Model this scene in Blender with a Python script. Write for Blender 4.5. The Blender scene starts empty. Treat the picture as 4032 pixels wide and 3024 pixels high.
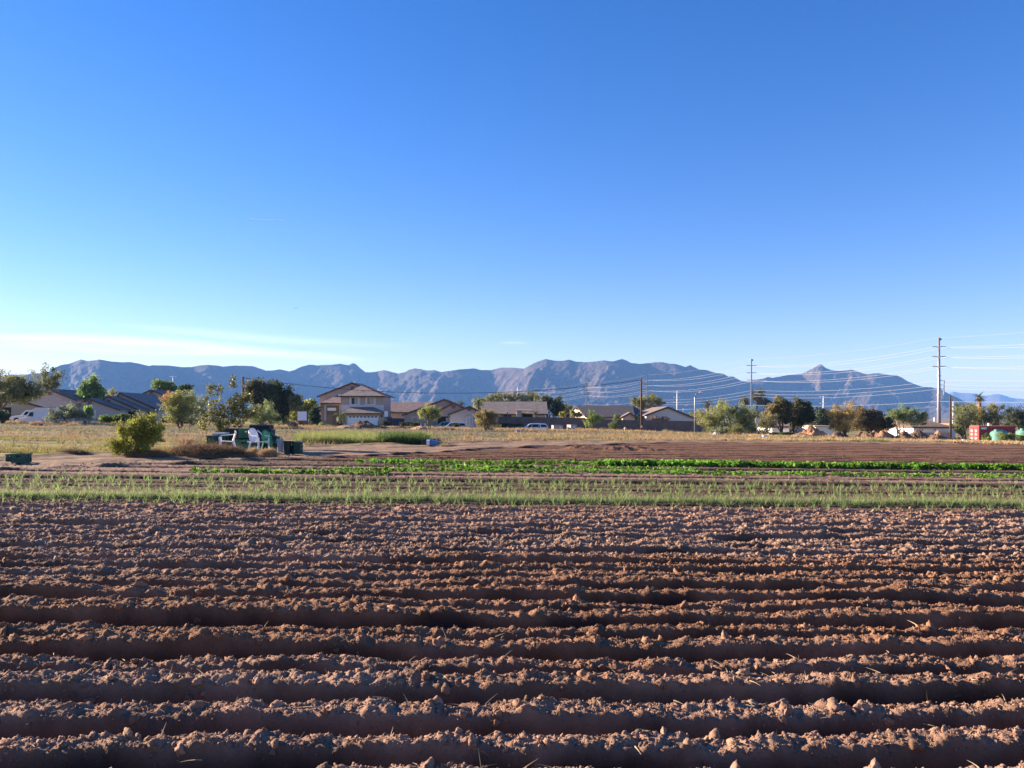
import bpy, math, random, time
import numpy as np
from mathutils import Vector, Matrix
random.seed(7); rng = np.random.default_rng(7)
S = bpy.context.scene; COL = S.collection
R = math.radians
# ---------------------------------------------------------------- camera, sky, sun, exposure
F = 3050.0; CU, HV, EYE = 2016.0, 1645.0, 1.6       # focal length in photo pixels, centre column, horizon row, eye height
cam = bpy.data.cameras.new('camera'); camo = bpy.data.objects.new('camera', cam); COL.objects.link(camo)
camo.location = (0, 0, EYE); camo.rotation_euler = (R(90), 0, 0)
cam.sensor_width = 36; cam.lens = 36 * F / 4032; cam.shift_y = (HV - 1512) / 4032
cam.clip_start = 0.1; cam.clip_end = 200000
S.camera = camo
SUN_AZ, SUN_EL = -70.0, 17.5                          # azimuth from +Y (clockwise), elevation
world = bpy.data.worlds.new('World'); S.world = world; world.use_nodes = True
wn = world.node_tree; N = wn.nodes; L = wn.links; N.clear()
def nd(tree, t, **kw):
    n = tree.nodes.new(t)
    for k, v in kw.items():
        if k in n.inputs.keys(): n.inputs[k].default_value = v
        else: setattr(n, k, v)
    return n
def mth(tree, op, a, b=None, c=None):
    n = tree.nodes.new('ShaderNodeMath'); n.operation = op
    for i, x in enumerate((a, b, c)):
        if x is None: continue
        if isinstance(x, (int, float)): n.inputs[i].default_value = x
        else: tree.links.new(x, n.inputs[i])
    return n.outputs[0]
sky = nd(wn, 'ShaderNodeTexSky', sky_type='NISHITA', sun_disc=False)
sky.sun_elevation = R(SUN_EL); sky.sun_rotation = R(SUN_AZ)
sky.altitude = 400; sky.air_density = 1.0; sky.dust_density = 0.08; sky.ozone_density = 2.5
hs = nd(wn, 'ShaderNodeHueSaturation', Saturation=1.36, Value=1.0)
tint = nd(wn, 'ShaderNodeMix', data_type='RGBA', blend_type='MULTIPLY'); tint.inputs[0].default_value = 1; tint.inputs[7].default_value = (1.09, .93, 1.07, 1)
L.new(sky.outputs[0], tint.inputs[6]); L.new(tint.outputs[2], hs.inputs['Color'])
geo = N.new('ShaderNodeTexCoord'); sep = N.new('ShaderNodeSeparateXYZ'); L.new(geo.outputs['Generated'], sep.inputs[0])
tx = mth(wn, 'DIVIDE', sep.outputs[0], mth(wn, 'MAXIMUM', sep.outputs[1], 0.02))   # tan azimuth
tz = mth(wn, 'DIVIDE', sep.outputs[2], mth(wn, 'MAXIMUM', sep.outputs[1], 0.02))   # tan elevation
def streak(pts, w, seed, strength):
    # thin cirrus band: centre line through pts (tan az, tan el), half width w, broken up by stretched noise
    n = len(pts); fc = N.new('ShaderNodeFloatCurve'); c = fc.mapping.curves[0]
    x0, x1 = pts[0][0], pts[-1][0]
    mr = nd(wn, 'ShaderNodeMapRange'); mr.inputs[1].default_value = x0; mr.inputs[2].default_value = x1; L.new(tx, mr.inputs[0])
    c.points[0].location = (0, pts[0][1] * 4); c.points[1].location = (1, pts[-1][1] * 4)
    for p in pts[1:-1]: c.points.new((p[0] - x0) / (x1 - x0), p[1] * 4)
    fc.mapping.update(); L.new(mr.outputs[0], fc.inputs[1])
    cb = nd(wn, 'ShaderNodeCombineXYZ'); L.new(mth(wn, 'MULTIPLY', tx, 7.0), cb.inputs[0]); L.new(mth(wn, 'MULTIPLY', tz, 60.0), cb.inputs[1]); cb.inputs[2].default_value = seed
    nz = nd(wn, 'ShaderNodeTexNoise', Scale=1.0, Detail=6.0, Roughness=.6); L.new(cb.outputs[0], nz.inputs['Vector'])
    warp = mth(wn, 'MULTIPLY', mth(wn, 'SUBTRACT', nz.outputs[0], .5), w * 1.3)
    dist = mth(wn, 'ABSOLUTE', mth(wn, 'ADD', mth(wn, 'SUBTRACT', tz, mth(wn, 'MULTIPLY', fc.outputs[0], .25)), warp))
    env = mth(wn, 'MULTIPLY', mth(wn, 'MULTIPLY', mr.outputs[0], mth(wn, 'SUBTRACT', 1.0, mr.outputs[0])), 4.0)
    env = mth(wn, 'POWER', env, .6)
    a = mth(wn, 'SUBTRACT', 1.0, mth(wn, 'DIVIDE', dist, mth(wn, 'ADD', mth(wn, 'MULTIPLY', env, w), 1e-4)))
    a = mth(wn, 'MAXIMUM', a, 0.0)
    a = mth(wn, 'MULTIPLY', mth(wn, 'MULTIPLY', mth(wn, 'POWER', a, .8), env), strength)
    return mth(wn, 'MULTIPLY', a, mth(wn, 'MULTIPLY_ADD', nz.outputs[0], 1.2, .2))
def sk(u, v): return ((u - CU) / F, (HV - v) / F)
st = [streak([sk(-200, 1322), sk(300, 1338), sk(700, 1362), sk(1050, 1392), sk(1480, 1416)], .0105, 1.3, 1.25),
      streak([sk(-150, 1352), sk(150, 1362), sk(520, 1385), sk(900, 1398)], .006, 5.1, .6),
      streak([sk(430, 1278), sk(700, 1300), sk(1100, 1338), sk(1650, 1366)], .008, 9.7, .5),
      streak([sk(1960, 1350), sk(2010, 1349), sk(2090, 1352)], .0025, 3.1, .6)]
tot = st[0]
for a in st[1:]: tot = mth(wn, 'ADD', tot, a)
tot = mth(wn, 'MINIMUM', tot, .85)
mx = nd(wn, 'ShaderNodeMix', data_type='RGBA', blend_type='ADD'); L.new(tot, mx.inputs[0]); L.new(hs.outputs[0], mx.inputs[6]); mx.inputs[7].default_value = (2.2, 1.5, .9, 1)
bg = nd(wn, 'ShaderNodeBackground', Strength=0.056); L.new(mx.outputs[2], bg.inputs[0])
ow = N.new('ShaderNodeOutputWorld'); L.new(bg.outputs[0], ow.inputs[0])
sun = bpy.data.lights.new('sun', 'SUN'); sun.energy = 5.0; sun.angle = R(0.5); sun.color = (1.0, .81, .62)
suno = bpy.data.objects.new('sun', sun); COL.objects.link(suno)
sd = Vector((math.sin(R(SUN_AZ)) * math.cos(R(SUN_EL)), math.cos(R(SUN_AZ)) * math.cos(R(SUN_EL)), math.sin(R(SUN_EL))))
suno.rotation_euler = sd.to_track_quat('Z', 'Y').to_euler()
S.view_settings.view_transform = 'Standard'; S.view_settings.look = 'None'; S.view_settings.gamma = 1
S.view_settings.exposure = 1.96
S.cycles.volume_bounces = 0; S.cycles.max_bounces = 6; S.cycles.transparent_max_bounces = 8

# ---------------------------------------------------------------- helpers
def tag(o, label=None, cat=None, group=None, kind=None):
    if label: o['label'] = label
    if cat: o['category'] = cat
    if group: o['group'] = group
    if kind: o['kind'] = kind
    return o
def X(u, d): return (u - CU) * d / F
def Z(v, d): return EYE - (v - HV) * d / F
def thing(name, label, cat, loc, group=None):
    o = bpy.data.objects.new(name, None); COL.objects.link(o); o.location = loc; o.empty_display_size = .3
    return tag(o, label, cat, group)
_T = rng.random((256, 256)).astype(np.float32)
def vnoise(x, y):
    xi = np.floor(x).astype(np.int64); yi = np.floor(y).astype(np.int64)
    fx = (x - xi).astype(np.float32); fy = (y - yi).astype(np.float32)
    fx = fx * fx * (3 - 2 * fx); fy = fy * fy * (3 - 2 * fy)
    a = _T[xi & 255, yi & 255]; b = _T[(xi + 1) & 255, yi & 255]; c = _T[xi & 255, (yi + 1) & 255]; d = _T[(xi + 1) & 255, (yi + 1) & 255]
    return (a + (b - a) * fx) * (1 - fy) + (c + (d - c) * fx) * fy - .5
def fbm(x, y, o=4, g=.5, l=2.03):
    s = 0; a = 1.0
    for i in range(o):
        s = s + a * vnoise(x + 17.3 * i, y - 9.1 * i); x = x * l; y = y * l; a *= g
    return s
def sstep(a, b, x):
    t = np.clip((x - a) / (b - a), 0, 1); return t * t * (3 - 2 * t)
def np_mesh(name, verts, faces, mat, cols=None, parent=None, smooth=False, off=None):
    verts = np.asarray(verts, np.float32); faces = np.asarray(faces, np.int32)
    if parent is not None: verts = verts - np.array(parent.location[:], np.float32)
    elif off is not None: verts = verts - np.array(off, np.float32)
    me = bpy.data.meshes.new(name); n = len(verts); m, k = faces.shape
    me.vertices.add(n); me.vertices.foreach_set('co', verts.ravel())
    me.loops.add(m * k); me.loops.foreach_set('vertex_index', faces.ravel())
    me.polygons.add(m); me.polygons.foreach_set('loop_start', np.arange(0, m * k, k, dtype=np.int32))
    me.update(calc_edges=True)
    if smooth: me.polygons.foreach_set('use_smooth', np.ones(m, bool))
    if cols is not None:
        ca = me.color_attributes.new('Col', 'FLOAT_COLOR', 'POINT'); c4 = np.ones((n, 4), np.float32); c4[:, :3] = cols
        ca.data.foreach_set('color', c4.ravel())
    me.materials.append(mat)
    o = bpy.data.objects.new(name, me); COL.objects.link(o)
    if parent is not None: o.parent = parent
    elif off is not None: o.location = off
    return o
class MB:
    def __init__(s): s.v = []; s.f = []; s.m = []; s.mi = 0
    def add(s, vs, fs):
        b = len(s.v); s.v += [tuple(p) for p in vs]; s.f += [tuple(i + b for i in f) for f in fs]; s.m += [s.mi] * len(fs); return s
    def box(s, x0, x1, y0, y1, z0, z1):
        if x0 > x1: x0, x1 = x1, x0
        if z0 > z1: z0, z1 = z1, z0
        return s.add([(x0, y0, z0), (x1, y0, z0), (x1, y1, z0), (x0, y1, z0), (x0, y0, z1), (x1, y0, z1), (x1, y1, z1), (x0, y1, z1)],
                     [(0, 3, 2, 1), (4, 5, 6, 7), (0, 1, 5, 4), (1, 2, 6, 5), (2, 3, 7, 6), (3, 0, 4, 7)])
    def hexa(s, p): return s.add(p, [(0, 3, 2, 1), (4, 5, 6, 7), (0, 1, 5, 4), (1, 2, 6, 5), (2, 3, 7, 6), (3, 0, 4, 7)])
    def prism(s, poly, y0, y1, w=None):     # poly of (x,z), extruded along y; w(x,z) optionally scales the half width about the middle
        n = len(poly); a = []; m = (y0 + y1) / 2
        for y in (y0, y1):
            for (x, z) in poly: a.append((x, m + (y - m) * (w(x, z) if w else 1), z))
        fs = [tuple(range(n)), tuple(range(2 * n - 1, n - 1, -1))] + [((i + 1) % n, i, i + n, (i + 1) % n + n) for i in range(n)]
        return s.add(a, fs)
    def slab(s, quad, t=.14):               # roof slab: top quad thickened downwards
        q = [Vector(p) for p in quad]; n = len(q)
        return s.add(list(q) + [p - Vector((0, 0, t)) for p in q], [tuple(range(n)), tuple(range(2 * n - 1, n - 1, -1))] + [((i + 1) % n, i, i + n, (i + 1) % n + n) for i in range(n)])
    def tube(s, pts, r, n=8, cap=True):
        pts = [Vector(p) for p in pts]; k = len(pts); rs = r if isinstance(r, (list, tuple)) else [r] * k
        vs = []
        for i, p in enumerate(pts):
            t = (pts[min(i + 1, k - 1)] - pts[max(i - 1, 0)]).normalized()
            a = t.cross(Vector((0, 0, 1)) if abs(t.z) < .95 else Vector((1, 0, 0))).normalized(); b = t.cross(a)
            for j in range(n):
                q = 2 * math.pi * j / n; vs.append(p + (a * math.cos(q) + b * math.sin(q)) * rs[i])
        fs = [(i * n + j, i * n + (j + 1) % n, (i + 1) * n + (j + 1) % n, (i + 1) * n + j) for i in range(k - 1) for j in range(n)]
        if cap: fs += [tuple(range(n))[::-1], tuple((k - 1) * n + j for j in range(n))]
        return s.add(vs, fs)
    def build(s, name, mats, parent=None, smooth=False, loc=None, world=True):
        me = bpy.data.meshes.new(name)
        off = Vector(parent.location) if (parent is not None and world) else Vector((0, 0, 0))
        g = parent
        if parent is not None and world:
            while g.parent is not None: g = g.parent; off = off + Vector(g.location)
        if loc is not None: off = off + Vector(loc)
        me.from_pydata([tuple(Vector(p) - off) for p in s.v], [], s.f)
        if not isinstance(mats, (list, tuple)): mats = [mats]
        for m in mats: me.materials.append(m)
        if len(mats) > 1: me.polygons.foreach_set('material_index', s.m)
        if smooth: me.polygons.foreach_set('use_smooth', [True] * len(s.f))
        me.update()
        o = bpy.data.objects.new(name, me); COL.objects.link(o)
        if parent is not None: o.parent = parent
        if loc is not None: o.location = loc
        return o
# ---------------------------------------------------------------- materials
_M = {}
def mat(name, col, rough=.8, var=.12, scale=3.0, bump=0.0, bscale=None, metal=0.0, spec=.3, wave=None, alpha=None):
    if name in _M: return _M[name]
    m = bpy.data.materials.new(name); m.use_nodes = True; t = m.node_tree; b = t.nodes['Principled BSDF']
    b.inputs['Roughness'].default_value = rough; b.inputs['Metallic'].default_value = metal; b.inputs['Specular IOR Level'].default_value = spec
    tc = t.nodes.new('ShaderNodeTexCoord')
    nz = nd(t, 'ShaderNodeTexNoise', Scale=scale, Detail=5.0, Roughness=.6); t.links.new(tc.outputs['Object'], nz.inputs['Vector'])
    cr = nd(t, 'ShaderNodeMapRange'); cr.inputs[1].default_value = .3; cr.inputs[2].default_value = .7; cr.inputs[3].default_value = 1 - var; cr.inputs[4].default_value = 1 + var
    t.links.new(nz.outputs[0], cr.inputs[0])
    hv = nd(t, 'ShaderNodeHueSaturation'); hv.inputs['Color'].default_value = (*col, 1); t.links.new(cr.outputs[0], hv.inputs['Value'])
    t.links.new(hv.outputs[0], b.inputs['Base Color'])
    h = None
    if bump:
        n2 = nd(t, 'ShaderNodeTexNoise', Scale=bscale or scale * 8, Detail=4.0); t.links.new(tc.outputs['Object'], n2.inputs['Vector']); h = n2.outputs[0]
    if wave:
        for ax, sc in wave:
            w = nd(t, 'ShaderNodeTexWave', wave_type='BANDS', bands_direction=ax, Scale=sc, Distortion=.15); t.links.new(tc.outputs['Object'], w.inputs['Vector'])
            h = w.outputs[1] if h is None else mth(t, 'ADD', h, w.outputs[1])
        bump = bump or .5
    if h is not None:
        bp = nd(t, 'ShaderNodeBump', Strength=bump, Distance=.05); t.links.new(h, bp.inputs['Height']); t.links.new(bp.outputs[0], b.inputs['Normal'])
    _M[name] = m; return m
def attr_mat(name, rough=.9, trans=0.0, var=.1, scale=4.0, bump=0.0, bscale=40.0, spec=.15, bdist=.02):
    m = bpy.data.materials.new(name); m.use_nodes = True; t = m.node_tree; b = t.nodes['Principled BSDF']
    b.inputs['Roughness'].default_value = rough; b.inputs['Specular IOR Level'].default_value = spec
    at = t.nodes.new('ShaderNodeAttribute'); at.attribute_name = 'Col'; tc = t.nodes.new('ShaderNodeTexCoord')
    nz = nd(t, 'ShaderNodeTexNoise', Scale=scale, Detail=8.0, Roughness=.65); t.links.new(tc.outputs['Object'], nz.inputs['Vector'])
    cr = nd(t, 'ShaderNodeMapRange'); cr.inputs[1].default_value = .3; cr.inputs[2].default_value = .7; cr.inputs[3].default_value = 1 - var; cr.inputs[4].default_value = 1 + var
    t.links.new(nz.outputs[0], cr.inputs[0])
    hv = nd(t, 'ShaderNodeHueSaturation'); t.links.new(at.outputs['Color'], hv.inputs['Color']); t.links.new(cr.outputs[0], hv.inputs['Value'])
    t.links.new(hv.outputs[0], b.inputs['Base Color'])
    if bump:
        n2 = nd(t, 'ShaderNodeTexNoise', Scale=bscale, Detail=6.0, Roughness=.65); t.links.new(tc.outputs['Object'], n2.inputs['Vector'])
        bp = nd(t, 'ShaderNodeBump', Strength=bump, Distance=bdist); t.links.new(n2.outputs[0], bp.inputs['Height']); t.links.new(bp.outputs[0], b.inputs['Normal'])
    if trans:
        tr = t.nodes.new('ShaderNodeBsdfTranslucent'); t.links.new(hv.outputs[0], tr.inputs[0])
        ms = t.nodes.new('ShaderNodeMixShader'); ms.inputs[0].default_value = trans
        t.links.new(b.outputs[0], ms.inputs[1]); t.links.new(tr.outputs[0], ms.inputs[2]); t.links.new(ms.outputs[0], t.nodes['Material Output'].inputs[0])
    return m
M_SOIL = attr_mat('soil', var=.28, scale=5.0, bump=1.0, bscale=55.0, bdist=.012)
M_CLOD = attr_mat('clod_soil', var=.25, scale=9.0, bump=.9, bscale=120.0, bdist=.006)
M_MOUNT = attr_mat('desert_rock', var=.25, scale=.01, bump=.6, bscale=.05, bdist=12.0)
M_LEAF = attr_mat('foliage', rough=.6, trans=.45, var=.1, scale=1.0, spec=.25)
M_GLOSS = attr_mat('glossy_leaves', rough=.5, trans=.3, var=.1, scale=1.0, spec=.35)
M_STRAW = attr_mat('dry_stalks', rough=.7, trans=.25, var=.15, scale=6.0)
M_BARK = mat('bark', (.12, .085, .06), .9, .25, 6, .6)
M_GREENBARK = mat('pale_bark', (.20, .18, .11), .9, .25, 6, .6)
M_GLASS = mat('window_glass', (.05, .06, .07), .08, .1, 1, spec=.9)
M_WHITE = mat('white_paint', (.75, .75, .75), .5, .05)
M_DARK = mat('dark_opening', (.02, .02, .022), .8, .1)
M_GALV = mat('galvanised_steel', (.26, .27, .30), .45, .12, 2, metal=.35, spec=.5)
M_WOOD = mat('creosoted_wood', (.085, .05, .035), .85, .25, 3, .5)
M_WIRE = mat('aluminium_wire', (.30, .31, .34), .5, .03, metal=0.0, spec=.3)

# ---------------------------------------------------------------- terrain shape
SL, KX = .046, .014       # direction of the planting rows, fall of the land to the right
_fu = np.array([-900, 100, 1000, 1400, 2000, 2700, 3000, 3700, 4032, 5200.]); _fv = np.array([1655, 1672, 1690, 1697, 1710, 1712, 1722, 1742, 1746, 1752.])
_fx = (_fu - CU) * 120 / F; _fz = EYE - (_fv - HV) * 120 / F
LOX = [-60, -13.9, -10.5, -5.6, 0, 11.5, 36, 90]; LOY = [18, 21, 25, 31, 41.5, 54, 60, 66]
HIX = [-60, -17.2, -13.7, -7.8, 0, 15.8, 50, 110]; HIY = [20, 26, 32.5, 42, 50.5, 59, 65.5, 72]
def G(x, y):
    x = np.asarray(x, float); y = np.asarray(y, float)
    near = -KX * np.clip(x, -120, 120); far = np.interp(x, _fx, _fz)
    s0 = 96 - 36 * sstep(12, 40, x)
    t = np.clip((y - s0) / (112 - s0), 0, 1); t = np.where(x > 12, t, t * t * (3 - 2 * t))
    z = near * (1 - t) + far * t
    k = sstep(400, 1500, y)
    return z * (1 - k) - 1.0 * k
FUR = [(13.55, .2, .13), (14.4, .13, .06), (15.6, .25, .22), (17.25, .14, .09), (18.1, .12, .05), (19.7, .42, .27), (21.5, .22, .12), (23.4, .3, .14), (25.0, .35, .16), (28.0, .4, .22), (29.5, .22, .13), (30.8, .22, .12), (32.2, .28, .15), (33.7, .22, .12), (35.3, .32, .18), (37.2, .25, .14), (41.6, .4, .18), (44.4, .3, .14), (47.2, .4, .18), (50.4, .35, .16)]
def micro(x, y):
    """relief of the worked soil (furrows, lumps, wheel tracks)"""
    r = y - SL * x + .06 * fbm(x * .35, y * .2, 2) + .02 * fbm(x * 1.7, y * .6 + 40, 2)
    z = np.zeros_like(r)
    lo = np.interp(x, LOX, LOY); hi = np.interp(x, HIX, HIY)
    field = 1 - sstep(-.4, .6, y - lo)
    # ploughed ridges
    P = .388; k = np.floor(r / P); ph = r / P - k
    amp = .158 + .05 * (_T[(k.astype(int) * 7) & 255, 3] - .5) * 2
    amp = amp * (1 - .10 * sstep(7.4, 9.0, r)) * (1 - sstep(13.2, 13.6, r))
    amp = amp * np.clip(1 + .55 * fbm(x * .45 + k * 3.7, k * 1.3, 3), .45, 1.4)
    cw = .56 + .16 * _T[(k.astype(int) * 13) & 255, 9]
    edge = .055 * fbm(x * 4.5, y * 4.5, 4, .6)
    prof = np.clip(sstep(.12, .33, ph + edge) * (1 - sstep(cw, cw + .28, ph + edge * .6)), 0, 1)
    z += np.where(r < 13.6, amp * (prof - .5) * 1.0, 0)
    crest = np.where(r < 13.6, .45 + .55 * prof, .6)
    n = fbm(x * 15, y * 15, 4, .62)
    bil = np.abs(vnoise(x * 16, y * 16)) + .5 * np.abs(vnoise(x * 34 + 9, y * 34))
    big = np.clip(vnoise(x * 4.3 + 31, y * 4.3 - 12) * 2 - .35, 0, 1)
    z += field * crest * (.024 * n + .036 * bil + .03 * big * crest + .016 * np.abs(vnoise(x * 60, y * 60)) + .022 * fbm(x * 4, y * 4, 2) + .05 * (fbm(x * .9, y * 2.3, 2)))
    z += field * sstep(7.5, 9.5, r) * (1 - sstep(13.3, 13.7, r)) * (.035 * fbm(x * 5 + 3, y * 5, 3, .6) + .03 * np.abs(vnoise(x * 11, y * 11)))
    for c, w, dp in FUR:
        z -= field * dp * np.exp(-((r - c) / np.where(r < c, w, w * .4)) ** 2)
    # track: ruts and tread
    tr = sstep(-.4, .6, y - lo) * (1 - sstep(-1, 1.5, y - hi)); q = (y - lo) / np.maximum(hi - lo, 1)
    z += tr * (-.05 * np.exp(-((q - .3) / .06) ** 2) - .05 * np.exp(-((q - .7) / .06) ** 2) + .06 * fbm(x * .8, y * .8, 4))
    bank = np.exp(-((y - hi - .6) / .8) ** 2) + np.exp(-((y - lo + .2) / .45) ** 2) * .8
    z += .09 * bank * (1 + 1.2 * fbm(x * .9, y * .9, 3))
    # heaps of dark clods beyond the salad rows, right of the middle
    z += np.exp(-((y - 39.5 - .06 * x) / .8) ** 2) * np.clip(sstep(2.2, 3.5, x) * (1 - sstep(6, 9, x) * .8), 0, 1) * np.clip(.14 + .3 * fbm(x * 1.4, y * 1.4, 4), 0, 1) * .95
    far = sstep(0, 3, y - hi)
    for c, w, dp in ((40.3, .5, .2), (43.4, .5, .22), (58.5, .7, .2), (76.5, .7, .25)):
        z -= far * (1 - sstep(-3, 12, x)) * dp * np.exp(-((r - c) / np.where(r < c, w, w * .4)) ** 2)
    z += far * (1 - sstep(96, 104, y)) * (.10 * fbm(x * .6, y * .6, 4) + .07 * np.sin((y - SL * x) * 2 * math.pi / 2.6) * sstep(62, 68, y - SL * x))
    return z
def GG(x, y): return G(x, y) + micro(np.asarray(x, float), np.asarray(y, float))
def soil_col(x, y):
    r = y - SL * x; lo = np.interp(x, LOX, LOY); hi = np.interp(x, HIX, HIY)
    dry = np.array([.27, .165, .115]); moist = np.array([.225, .120, .070]); pale = np.array([.29, .185, .13])
    bed = np.array([.125, .085, .055]); track = np.array([.27, .18, .115]); brown = np.array([.165, .086, .048]); tan = np.array([.30, .20, .11]); grn = np.array([.20, .20, .05]); farc = np.array([.19, .15, .105])
    def mixc(c, d, w): return c * (1 - w[..., None]) + d * w[..., None]
    c = np.ones(x.shape + (3,)) * dry
    n = fbm(x * .5, y * .5, 3); n2 = fbm(x * 2.1 + 5, y * 2.1, 3)
    c = mixc(c, moist, sstep(4.3, 5.3, r + n * 1.2) * (1 - sstep(7.2, 9.0, r + n * 2)))
    c = mixc(c, pale, sstep(7.6, 9.4, r + n * 2) * (1 - sstep(11, 12.5, r)) * .8)
    c = mixc(c, bed, sstep(13.2, 13.8, r)); c = mixc(c, pale, sstep(20.3, 20.8, r) * (1 - sstep(24.2, 24.8, r)) * .8)
    c = mixc(c, brown, sstep(27.5, 28.3, r))
    c = mixc(c, track, sstep(-.3, .7, y - lo + n * .6)); g = np.clip(.5 + n * 1.6 - .35 * (1 - sstep(-14, -4, x)), 0, 1)
    past = sstep(-.3, 1.0, y - hi + n * 3)
    veg = tan[None] * g[..., None] + grn[None] * (1 - g[..., None]) if x.ndim == 1 else tan * g[..., None] + grn * (1 - g[..., None])
    c = c * (1 - past[..., None]) + veg * past[..., None]
    fr = sstep(56, 66, r + n * 4) * (1 - sstep(92, 98, y)) * (1 - sstep(25, 45, x))
    c = mixc(c, farc, fr)
    c = mixc(c, brown * .8, np.exp(-((y - 39.5 - .06 * x) / 1.0) ** 2) * sstep(2, 3.5, x))
    left = (1 - sstep(4, 22, x)) * sstep(0, 2, y - hi); rr = r + n * 1.2
    for a, b in ((39.6, 40.8), (42.8, 44.0), (48.5, 58.5), (66, 69), (74.5, 84)): c = mixc(c, np.array([.15, .10, .07]), left * sstep(a - .5, a + .3, rr) * (1 - sstep(b - .3, b + .6, rr)) * .9)
    # damp furrow bottoms, plus shade of troughs and ridge faces painted into the soil colour
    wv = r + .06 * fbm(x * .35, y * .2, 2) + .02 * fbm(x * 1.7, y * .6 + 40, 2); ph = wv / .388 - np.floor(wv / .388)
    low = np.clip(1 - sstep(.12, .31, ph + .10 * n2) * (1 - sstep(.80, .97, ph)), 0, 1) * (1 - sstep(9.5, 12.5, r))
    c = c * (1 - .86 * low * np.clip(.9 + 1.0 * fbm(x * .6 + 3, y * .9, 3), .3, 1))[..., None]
    c = c * (1 - .38 * np.clip(1 - sstep(.22, .42, ph + .08 * n2) * (1 - sstep(.66, .9, ph)), 0, 1) * (1 - sstep(10, 13, r)))[..., None]  # slopes below the crest darkened further to deepen their painted shade
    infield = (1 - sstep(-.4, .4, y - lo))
    for f0, w, dp in FUR: c = c * (1 - .6 * infield * np.exp(-((r - f0 - .05) / (w * .9)) ** 2))[..., None]  # bed furrows darkened too, damp and shade in one tone
    c = c * np.array([1.0, .99, .955])
    c = c * (1 + .25 * n2)[..., None]
    out = sstep(200, 900, y); c = mixc(c, np.array([.2, .17, .12]), out)
    return np.clip(c, .02, .8)
# ---------------------------------------------------------------- ground sheet
def ground():
    ys = [-60, -30, -12, -5, -2, 0, .8, 1.4, 1.9]
    y = 2.2
    while y < 60: ys.append(y); y *= 1.0030
    while y < 130: ys.append(y); y *= 1.006
    while y < 14000: ys.append(y); y *= 1.09
    ys = np.array(ys); nx = 1350; t = np.linspace(-1, 1, nx)
    w = .82 * np.abs(ys) + 3
    xx = t[None, :] * w[:, None]; yy = np.repeat(ys[:, None], nx, 1)
    zz = G(xx, yy)
    ok = (ys > 1.8) & (ys < 125)
    fade = (sstep(1.8, 2.3, ys) * (1 - sstep(104, 112, ys)))[:, None]
    i = np.where(ok)[0]; zz[i] += micro(xx[i], yy[i]) * fade[i]
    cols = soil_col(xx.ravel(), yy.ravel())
    v = np.stack([xx.ravel(), yy.ravel(), zz.ravel()], 1); m = len(ys)
    a = (np.arange(m - 1)[:, None] * nx + np.arange(nx - 1)[None, :]).ravel()
    f = np.stack([a, a + 1, a + nx + 1, a + nx], 1)
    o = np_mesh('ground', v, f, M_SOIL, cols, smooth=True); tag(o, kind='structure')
ground()
def strip(name, x0, x1, y0, y1, m, dz=.03, nx=60, ny=6):
    xs = np.linspace(x0, x1, nx); yy = np.linspace(y0, y1, ny); a, b = np.meshgrid(xs, yy)
    v = np.stack([a.ravel(), b.ravel(), (G(a, b) + dz).ravel()], 1); i = (np.arange(ny - 1)[:, None] * nx + np.arange(nx - 1)[None]).ravel()
    return tag(np_mesh(name, v, np.stack([i, i + 1, i + nx + 1, i + nx], 1), m, smooth=True), kind='structure')
strip('road', -90, 26, 113, 120, mat('asphalt', (.07, .07, .075), .9, .2, 3, .3))
strip('pavement', -90, 26, 120.3, 121.8, mat('concrete', (.38, .36, .33), .9, .1, 3, .2), dz=.14)

# ---------------------------------------------------------------- clods
def ico(sub):
    p = (1 + 5 ** .5) / 2
    v = [(-1, p, 0), (1, p, 0), (-1, -p, 0), (1, -p, 0), (0, -1, p), (0, 1, p), (0, -1, -p), (0, 1, -p), (p, 0, -1), (p, 0, 1), (-p, 0, -1), (-p, 0, 1)]
    f = [(0, 11, 5), (0, 5, 1), (0, 1, 7), (0, 7, 10), (0, 10, 11), (1, 5, 9), (5, 11, 4), (11, 10, 2), (10, 7, 6), (7, 1, 8), (3, 9, 4), (3, 4, 2), (3, 2, 6), (3, 6, 8), (3, 8, 9), (4, 9, 5), (2, 4, 11), (6, 2, 10), (8, 6, 7), (9, 8, 1)]
    v = [Vector(q).normalized() for q in v]
    for _ in range(sub):
        mid = {}; nf = []
        def md(a, b):
            k = (min(a, b), max(a, b))
            if k not in mid: v.append(((v[a] + v[b]) / 2).normalized()); mid[k] = len(v) - 1
            return mid[k]
        for a, b, c in f:
            ab, bc, ca = md(a, b), md(b, c), md(c, a); nf += [(a, ab, ca), (b, bc, ab), (c, ca, bc), (ab, bc, ca)]
        f = nf
    return np.array([q[:] for q in v]), np.array(f)
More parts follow.
